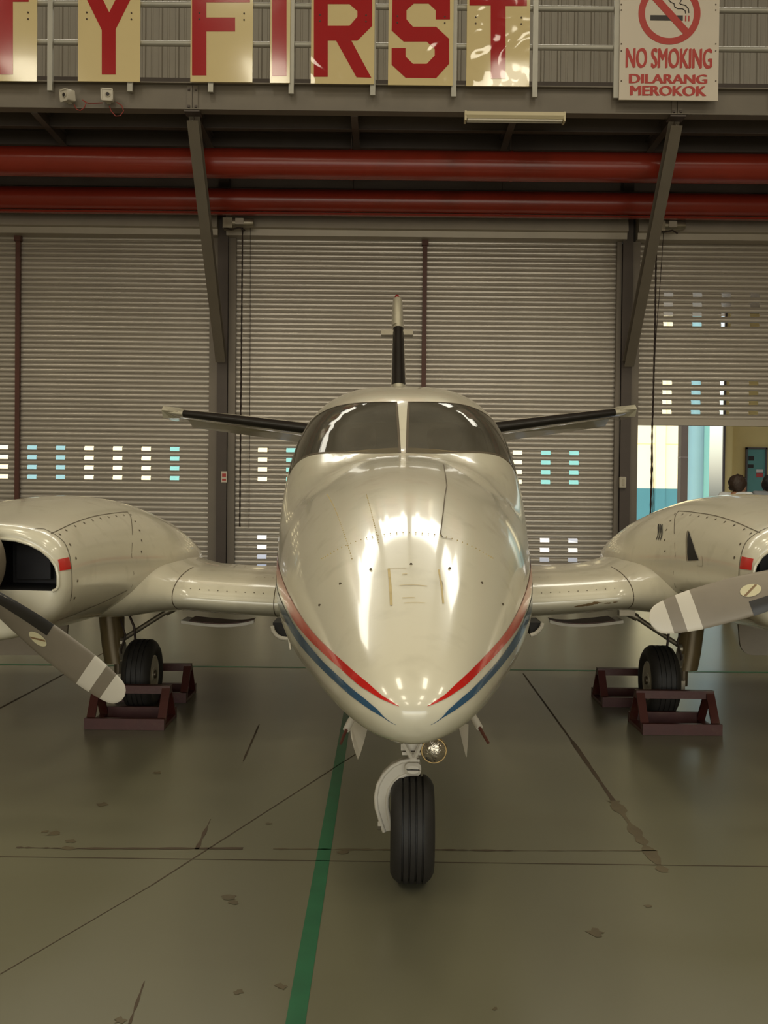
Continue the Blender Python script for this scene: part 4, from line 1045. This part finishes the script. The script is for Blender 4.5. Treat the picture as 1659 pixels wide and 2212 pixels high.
        obj('blade_boot', AG((bo, [(4 * i + j, 4 * i + j + 1, 4 * i + j + 5, 4 * i + j + 4) for i in range(12) for j in range(3)])), 'boot', sp, smooth=60)
        def oval(ra, rc, n=28): return [bl_pt(.505 + ra * math.cos(2 * math.pi * k / n), .42 + rc * math.sin(2 * math.pi * k / n), .7) + Vector((0, -.003, 0)) for k in range(n)]
        obj('blade_decal', AG((oval(.045, .15), [tuple(range(28))])), 'decal', sp)
        db_ = [bl_pt(.505 + a, .42 + c, .7) + Vector((0, -.0042, 0)) for a, c in ((-.034, -.085), (-.026, -.115), (.036, .075), (.028, .105))]
        obj('decal_bar', AG((db_, [(0, 1, 2, 3)])), 'decalbar', sp)
    # ---- main gear (stands on the floor: no bank)
    gx, gs, rt = sg * 1.68, 4.235, .228
    def G(x, s, z): return Vector((OX + x + YAW * s, OY + s - YAW * x, z))
    def GG(g): return [G(*p) for p in g[0]], g[1]
    hwid = .092
    prof = [(-hwid * .72, .11), (-hwid * .82, .125), (-hwid, .165), (-hwid * .98, .19), (-hwid * .82, .213), (-hwid * .62, rt - .003)]
    for gpos in (-.5, -.17, .17, .5):
        prof += [(hwid * (gpos - .06), rt - .001), (hwid * (gpos - .05), rt - .009), (hwid * (gpos + .05), rt - .009), (hwid * (gpos + .06), rt - .001)]
    prof += [(-a, r) for a, r in reversed(prof[:6])]
    leg = obj('main_gear_leg', join(GG(tube([(sg * 1.84, gs - .02, .9), (sg * 1.835, gs - .02, .42)], .042, 16)), GG(tube([(sg * 1.835, gs - .02, .44), (sg * 1.83, gs - .02, .2)], .028, 16)), GG(tube([(sg * 1.835, gs, rt), (sg * 1.62, gs, rt)], .024, 12))), 'strut', ap, smooth=40)
    obj('tyre', GG(lathe(prof, (gx, gs, rt), (1, 0, 0), 48)), 'rubber', leg, smooth=50)
    obj('wheel_hub', GG(join(lathe([(-hwid * .80, .128), (-hwid * .86, .118), (-hwid * .78, .10), (-hwid * .74, .05), (-hwid * .85, .045), (-hwid * .88, .02)], (gx, gs, rt), (1, 0, 0), 32), lathe([(-hwid * .80, .128), (-hwid * .86, .118), (-hwid * .78, .10), (-hwid * .74, .05), (-hwid * .85, .045), (-hwid * .88, .02)], (gx, gs, rt), (-1, 0, 0), 32))), 'hub', leg, smooth=40)
    obj('hub_cap', GG(lathe([(hwid * .82, .030), (hwid * .98, .026), (hwid * 1.02, .01)], (gx, gs, rt), (-sg, 0, 0), 16)), 'strut', leg, smooth=40)
    arc = [(sg * (1.87 + .075 * math.sin(a)), gs - .03 - .09 * math.cos(a)) for a in [R(-70 + 20 * k) for k in range(10)]]
    obj('gear_leg_door', GG(loft([[(x + sg * dx, s, z) for x, s in arc] + [(x + sg * (dx - .012), s + .008, z) for x, s in reversed(arc)] for z, dx in ((.86, .03), (.6, .01), (.42, -.01), (.31, -.03))])), 'doorbrown', leg, smooth=50)
    obj('torque_link', GG(join(bar((sg * 1.80, gs - .06, .44), (sg * 1.765, gs - .13, .34), .05, .016), bar((sg * 1.765, gs - .13, .34), (sg * 1.79, gs - .05, .25), .05, .016), tube([(sg * 1.80, gs - .08, .45), (sg * 1.78, gs - .08, .45)], .03, 10))), 'metal', leg)
    obj('side_brace', GG(join(tube([(sg * 1.80, gs - .02, .46), (sg * 1.52, gs - .05, .64)], .016, 10), tube([(sg * 1.52, gs - .05, .64), (sg * 1.44, gs - .05, .68)], .024, 10), cbox((sg * 1.45, gs - .05, .685), (.10, .06, .06)))), 'metal', leg, smooth=40)
    obj('brake_hose', GG(join(tube([(sg * 1.80, gs - .10, .60), (sg * 1.76, gs - .12, .50), (sg * 1.79, gs - .12, .40), (sg * 1.775, gs - .08, .28)], .006, 8), tube([(sg * 1.79, gs - .07, .64), (sg * 1.74, gs - .1, .62), (sg * 1.71, gs - .1, .55), (sg * 1.705, gs - .09, .47)], .008, 8))), 'chain', leg, smooth=40)
    obj('brake_caliper', GG(join(cbox((sg * 1.795, gs - .06, .20), (.05, .08, .09)), tube([(sg * 1.79, gs - .11, .22), (sg * 1.79, gs - .07, .22)], .022, 10), cbox((sg * 1.80, gs - .07, .36), (.06, .05, .05)))), 'metal', leg)
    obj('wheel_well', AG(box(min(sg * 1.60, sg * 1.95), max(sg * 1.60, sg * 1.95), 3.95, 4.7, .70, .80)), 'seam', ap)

# ---- nose gear
nx, nsn, nr = .030, 1.415, .193
hw = .079
prof = [(-hw * .7, .085), (-hw * .8, .10), (-hw, .135), (-hw * .99, .155), (-hw * .85, .175), (-hw * .62, nr - .003)]
for gpos in (-.45, -.15, .15, .45):
    prof += [(hw * (gpos - .05), nr - .0005), (hw * (gpos - .035), nr - .010), (hw * (gpos + .035), nr - .010), (hw * (gpos + .05), nr - .0005)]
prof += [(-a, r) for a, r in reversed(prof[:6])]
def G(x, s, z): return Vector((OX + x + YAW * s, OY + s - YAW * x, z))
def GG(g): return [G(*p) for p in g[0]], g[1]
NYG = OY + nsn
def g3(u, v, dy=0.0): return at(u, v, NYG + dy)
stt = obj('nose_gear_strut', join(tube([tuple(g3(893, 1560)), tuple(g3(893, 1635))], .022, 14), tube([tuple(g3(893, 1630)), tuple(g3(892, 1668))], .015, 14), box(g3(866, 1603, -.03).x, g3(912, 1603, -.03).x, NYG - .05, NYG + .03, g3(890, 1614).z, g3(890, 1600).z),
     box(g3(869, 1603, -.03).x, g3(909, 1603, -.03).x, NYG - .06, NYG + .02, g3(890, 1622).z, g3(890, 1616).z)), 'white', ap, smooth=40)
obj('torque_link', join(bar(g3(872, 1606, -.07), g3(892, 1640, -.09), .010, .012), bar(g3(909, 1606, -.07), g3(894, 1640, -.09), .010, .012), tube([tuple(g3(886, 1641, -.09)), tuple(g3(900, 1641, -.09))], .009, 10)), 'white', stt)
path = [(905, 1655), (890, 1654), (872, 1657), (855, 1665), (840, 1679), (829, 1698), (824, 1720), (825, 1742), (831, 1766), (838, 1792)]
wd_ = [32, 34, 33, 32, 31, 30, 28, 26, 23, 20]
C_ = [g3(u, v) for u, v in path]
rg, rim0, rim1 = [], [], []
for i, p in enumerate(C_):
    t = (C_[min(i + 1, len(C_) - 1)] - C_[max(i - 1, 0)]).normalized(); n = Vector((t.z, 0, -t.x)).normalized()
    hw_ = wd_[i] / 2 * NYG / FPX
    rg.append([p + n * hw_ + Vector((0, -.016, 0)), p - n * hw_ + Vector((0, -.016, 0)), p - n * hw_ + Vector((0, .03, 0)), p + n * hw_ + Vector((0, .03, 0))])
    rim0.append(p + n * (hw_ - .003) + Vector((0, -.014, 0))); rim1.append(p - n * (hw_ - .003) + Vector((0, -.014, 0)))
fk = obj('nose_fork', loft(rg), 'white', stt, smooth=40)
obj('fork_rim', join(tube(rim0, .008, 8), tube(rim1, .008, 8)), 'white', fk, smooth=60)
obj('fork_cap', join(bbox_(g3(874, 1650).x, g3(909, 1650).x, NYG - .05, NYG + .05, g3(890, 1668).z, g3(890, 1642).z, .008)), 'white', fk, smooth=30)
obj('axle', join(tube([tuple(G(nx - .12, nsn, nr + .012)), tuple(G(nx + .06, nsn, nr))], .014, 12), tube([tuple(G(nx - .125, nsn, nr + .012)), tuple(G(nx - .105, nsn, nr + .012))], .022, 8)), 'metal', fk, smooth=40)
obj('tyre', GG(lathe(prof, (nx, nsn, nr), (1, .0, 0.0), 48)), 'rubber', stt, smooth=50)
obj('wheel_hub', GG(join(lathe([(-hw * .68, .09), (-hw * .5, .08), (-hw * .5, .03), (-hw * .8, .02)], (nx, nsn, nr), (1, 0, 0), 32), lathe([(-hw * .68, .09), (-hw * .5, .08), (-hw * .5, .03), (-hw * .8, .02)], (nx, nsn, nr), (-1, 0, 0), 32))), 'hub', stt, smooth=40)
lc = g3(937, 1620, -.06); lr = 27.5 * (NYG - .06) / FPX
ll = obj('landing_light', lathe([(-.012, lr), (.0, lr + .003), (.02, lr * .9), (.05, lr * .5), (.06, lr * .2)], lc, (0, 1, 0), 28), 'brass', ap, smooth=40, label='round landing lamp on the nose gear')
obj('lamp_lens', lathe([(0, lr * .97), (.006, lr * .85), (.012, lr * .6), (.016, lr * .3), (.017, .001)], lc + Vector((0, -.010, 0)), (0, -1, 0), 28), 'lens', ll, smooth=60)
obj('lamp_bracket', tube([tuple(lc + Vector((-.01, .04, 0))), tuple(g3(900, 1628))], .008, 8), 'white', ll)
for pts in (((755, 1552, .1), (758, 1590, .05), (766, 1622, 0), (773, 1641, -.05), (778, 1630, -.06), (786, 1604, -.06), (796, 1566, -.06)), ((990, 1566, -.06), (998, 1600, -.06), (1006, 1633, -.05), (1008, 1636, -.04), (1011, 1600, .05), (1012, 1566, .1))):
    P = [g3(u, v, d) for u, v, d in pts]; Q = [p + Vector((0, .014, 0)) for p in P]
    obj('nose_gear_door', loft([P, Q]), 'white', ap)
for pts in (((766, 1545), (757, 1558), (748, 1577), (742, 1590), (736, 1607)), ((1020, 1545), (1027, 1556), (1036, 1572), (1044, 1586), (1055, 1605))):
    P = [at(u, v, 3.55 - .03 * i) for i, (u, v) in enumerate(pts)]
    pt = obj('pitot_mast', tube([tuple(p) for p in P[:3]], .0125, 12), 'white', ap, smooth=40)
    obj('pitot_probe', tube([tuple(p) for p in P[2:]], [.006, .006, .005], 8), 'brownpost', pt, smooth=40)
# belly air scoops and blade antenna by the wing root
for sg, pts in ((-1, [(588, 1352), (590, 1362), (597, 1372), (606, 1378), (622, 1380)]), (1, [(1172, 1346), (1170, 1354), (1164, 1362), (1156, 1369), (1146, 1372)])):
    P = [at(u, v, 5.35) for u, v in pts]
    sc_ = obj('belly_scoop', tube([tuple(p) for p in P], .011, 8), 'white', ap, smooth=40)
    top = [Vector((p.x, p.y, A(sg * .6, 3.2, .72).z)) for p in P]
    obj('scoop_mouth', loft([[p + Vector((0, .03, 0)) for p in P + list(reversed(top))], [p + Vector((0, .25, 0)) for p in P + list(reversed(top))]]), 'intake', sc_)
P = [at(u, v, d) for u, v, d in ((612, 1330, 5.1), (621, 1372, 4.95), (626, 1404, 4.9), (629, 1402, 4.9), (624, 1360, 4.95), (617, 1330, 5.1))]
obj('step_strut', loft([P, [p + Vector((0, .03, 0)) for p in P]]), 'white', ap)

# ---- nose stripes, seams, screws (positions in the airplane frame)
def side_pt(sg, s, z, off=.0016):
    zc = interp(ZC, s)
    if z >= zc: q = min(1, (z - zc) / (interp(ZT, s) - zc)) ** (interp(NU, s) / 2)
    else: q = -min(1, (zc - z) / (zc - interp(ZB, s))) ** (interp(NL, s) / 2)
    th = math.asin(q)
    if sg < 0: th = math.pi - th
    return fus_raw(s, th) + nrm(fus_raw, s, th) * off
RU = [(.010, .9395), (.02, .9475), (.037, .955), (.11, .976), (.23, .991), (.4, 1.004), (.644, 1.019), (.845, 1.036), (1.085, 1.056), (1.384, 1.077), (1.709, 1.094), (2.5, 1.12), (5.5, 1.16)]
RL = [(.010, .939), (.02, .9445), (.034, .949), (.092, .961), (.234, .976), (.414, .986), (.671, .995), (.924, 1.006), (1.143, 1.019), (1.408, 1.036), (1.7, 1.046), (2.5, 1.06), (5.5, 1.10)]
BU = [(.009, .899), (.02, .917), (.034, .929), (.104, .948), (.25, .961), (.452, .970), (.679, .982), (.949, .997), (1.26, 1.010), (2, 1.02), (5.5, 1.05)]
BLo = [(.009, .898), (.02, .913), (.04, .921), (.113, .935), (.271, .945), (.488, .951), (.731, .956), (1.0, .966), (1.26, .976), (2, .98), (5.5, 1.01)]
for sg in (-1, 1):
    for nm_, U_, L_, m_ in (('red_stripe', RU, RL, 'stripered'), ('blue_stripe', BU, BLo, 'stripeblue')):
        ss = [U_[0][0] * (5.5 / U_[0][0]) ** (i / 60) for i in range(61)]
        V = [side_pt(sg, q, interp(L_, q) + (interp(U_, q) - interp(L_, q)) * j / 4) for q in ss for j in range(5)]
        obj(nm_, AG((V, [(5 * i + j, 5 * i + j + 1, 5 * i + j + 6, 5 * i + j + 5) for i in range(60) for j in range(4)])), m_, ap, smooth=80)
def top_pt(x, s, off=.0016):
    q = math.acos(max(-1, min(1, math.copysign(min(1, abs(x) / interp(WT, s)) ** (interp(NU, s) / 2), x))))
    return fus_raw(s, q) + nrm(fus_raw, s, q) * off
def strip_top(pts, w):
    P = [top_pt(x, q) for x, q in pts]; V, F = [], []
    for i, p in enumerate(P):
        t = (P[min(i + 1, len(P) - 1)] - P[max(i - 1, 0)]).normalized(); up = Vector((0, -.3, 1)); sd = t.cross(up).normalized()
        V += [p - sd * w / 2, p + sd * w / 2]
    return V, [(2 * i, 2 * i + 1, 2 * i + 3, 2 * i + 2) for i in range(len(P) - 1)]
def subdiv(pts, n=6):
    out = []
    for a, b in zip(pts[:-1], pts[1:]):
        out += [(a[0] + (b[0] - a[0]) * i / n, a[1] + (b[1] - a[1]) * i / n) for i in range(n)]
    return out + [pts[-1]]
obj('panel_seam', AG(strip_top(subdiv([(.17, 2.1), (.154, 1.525), (.138, 1.346), (.122, 1.142), (.103, .928), (.108, .900), (.139, .912)]), .0035)), 'seam', ap)
def dot_top(pts, r): 
    g = []
    for x, q in pts:
        p = top_pt(x, q, .0018); g.append(([p + Vector((math.cos(k * math.pi / 3), -.25 * math.sin(k * math.pi / 3), math.sin(k * math.pi / 3))) * r for k in range(6)], [tuple(range(6))]))
    return join(*g)
obj('screw_row', AG(dot_top([(-.199, .685), (-.11, .667), (.006, .66), (.118, .681), (.214, .715), (-.26, .696), (.278, .745)], .0045)), 'seam', ap, kind='stuff')
rv = [(-.31 + .14 * i / 40, 1.746 - .944 * i / 40) for i in range(41)] + [(-.143 + .053 * i / 24, 1.375 - .529 * i / 24) for i in range(25)] + [(.15 * math.sin(R(a)) * 1.9, .90 + .12 * (1 - math.cos(R(a)))) for a in range(-75, 76, 4)]
obj('rivet_row', AG(dot_top(rv, .0021)), 'tape', ap, kind='stuff')
for pts, w in (([(-.058, .642), (-.053, .528), (-.050, .408)], .007), ([(.085, .649), (.088, .546), (.088, .439)], .005), ([(-.058, .642), (-.01, .634)], .0025), ([(-.028, .522), (.048, .523)], .003), ([(-.021, .444), (.012, .445)], .003), ([(-.017, .413), (.04, .418)], .002), ([(-.020, .594), (-.006, .594)], .004)):
    obj('tape_mark', AG(strip_top(subdiv(pts, 4), w)), 'tape', ap)
obj('tape_mark', AG(strip_top([(.087, .58), (.090, .56), (.089, .53), (.088, .515)], .007)), 'metal', ap)

# ================================================================ WHEEL CHOCKS
def chock(cx, cy, label):
    t = thing('wheel_chock', (cx, cy, 0), label, 'wheel chock', 'red brown steel chocks at the main wheels')
    w, h, d = .475, .235, .165; b = .048
    z1_ = h - b / 2
    obj('ridge_bar', bar((cx - w / 2, cy, z1_), (cx + w / 2, cy, z1_), b, b), 'chock', t)
    for sy in (-1, 1):
        obj('base_bar', bar((cx - w / 2, cy + sy * d, .034), (cx + w / 2, cy + sy * d, .034), .035, .066), 'chock', t)
        for sx in (-1, 1):
            x = cx + sx * (w / 2 - .0245)
            obj('sloping_leg', bar((x, cy + sy * d, .005), (x, cy + sy * .01, h - .005), .05, .014, (0, sy, .6)), 'chock', t)
    for sx in (-1, 1):
        x = cx + sx * (w / 2 - .0245)
        obj('end_bar', bar((x, cy - d, .012), (x, cy + d, .012), .045, .02), 'chock', t)
chock(-1.53, 6.05, 'red brown frame chock in front of the left main wheel')
chock(-1.555, 6.83, 'red brown frame chock behind the left main wheel')
chock(1.79, 6.06, 'red brown frame chock in front of the right main wheel')
chock(1.72, 6.83, 'red brown frame chock behind the right main wheel')
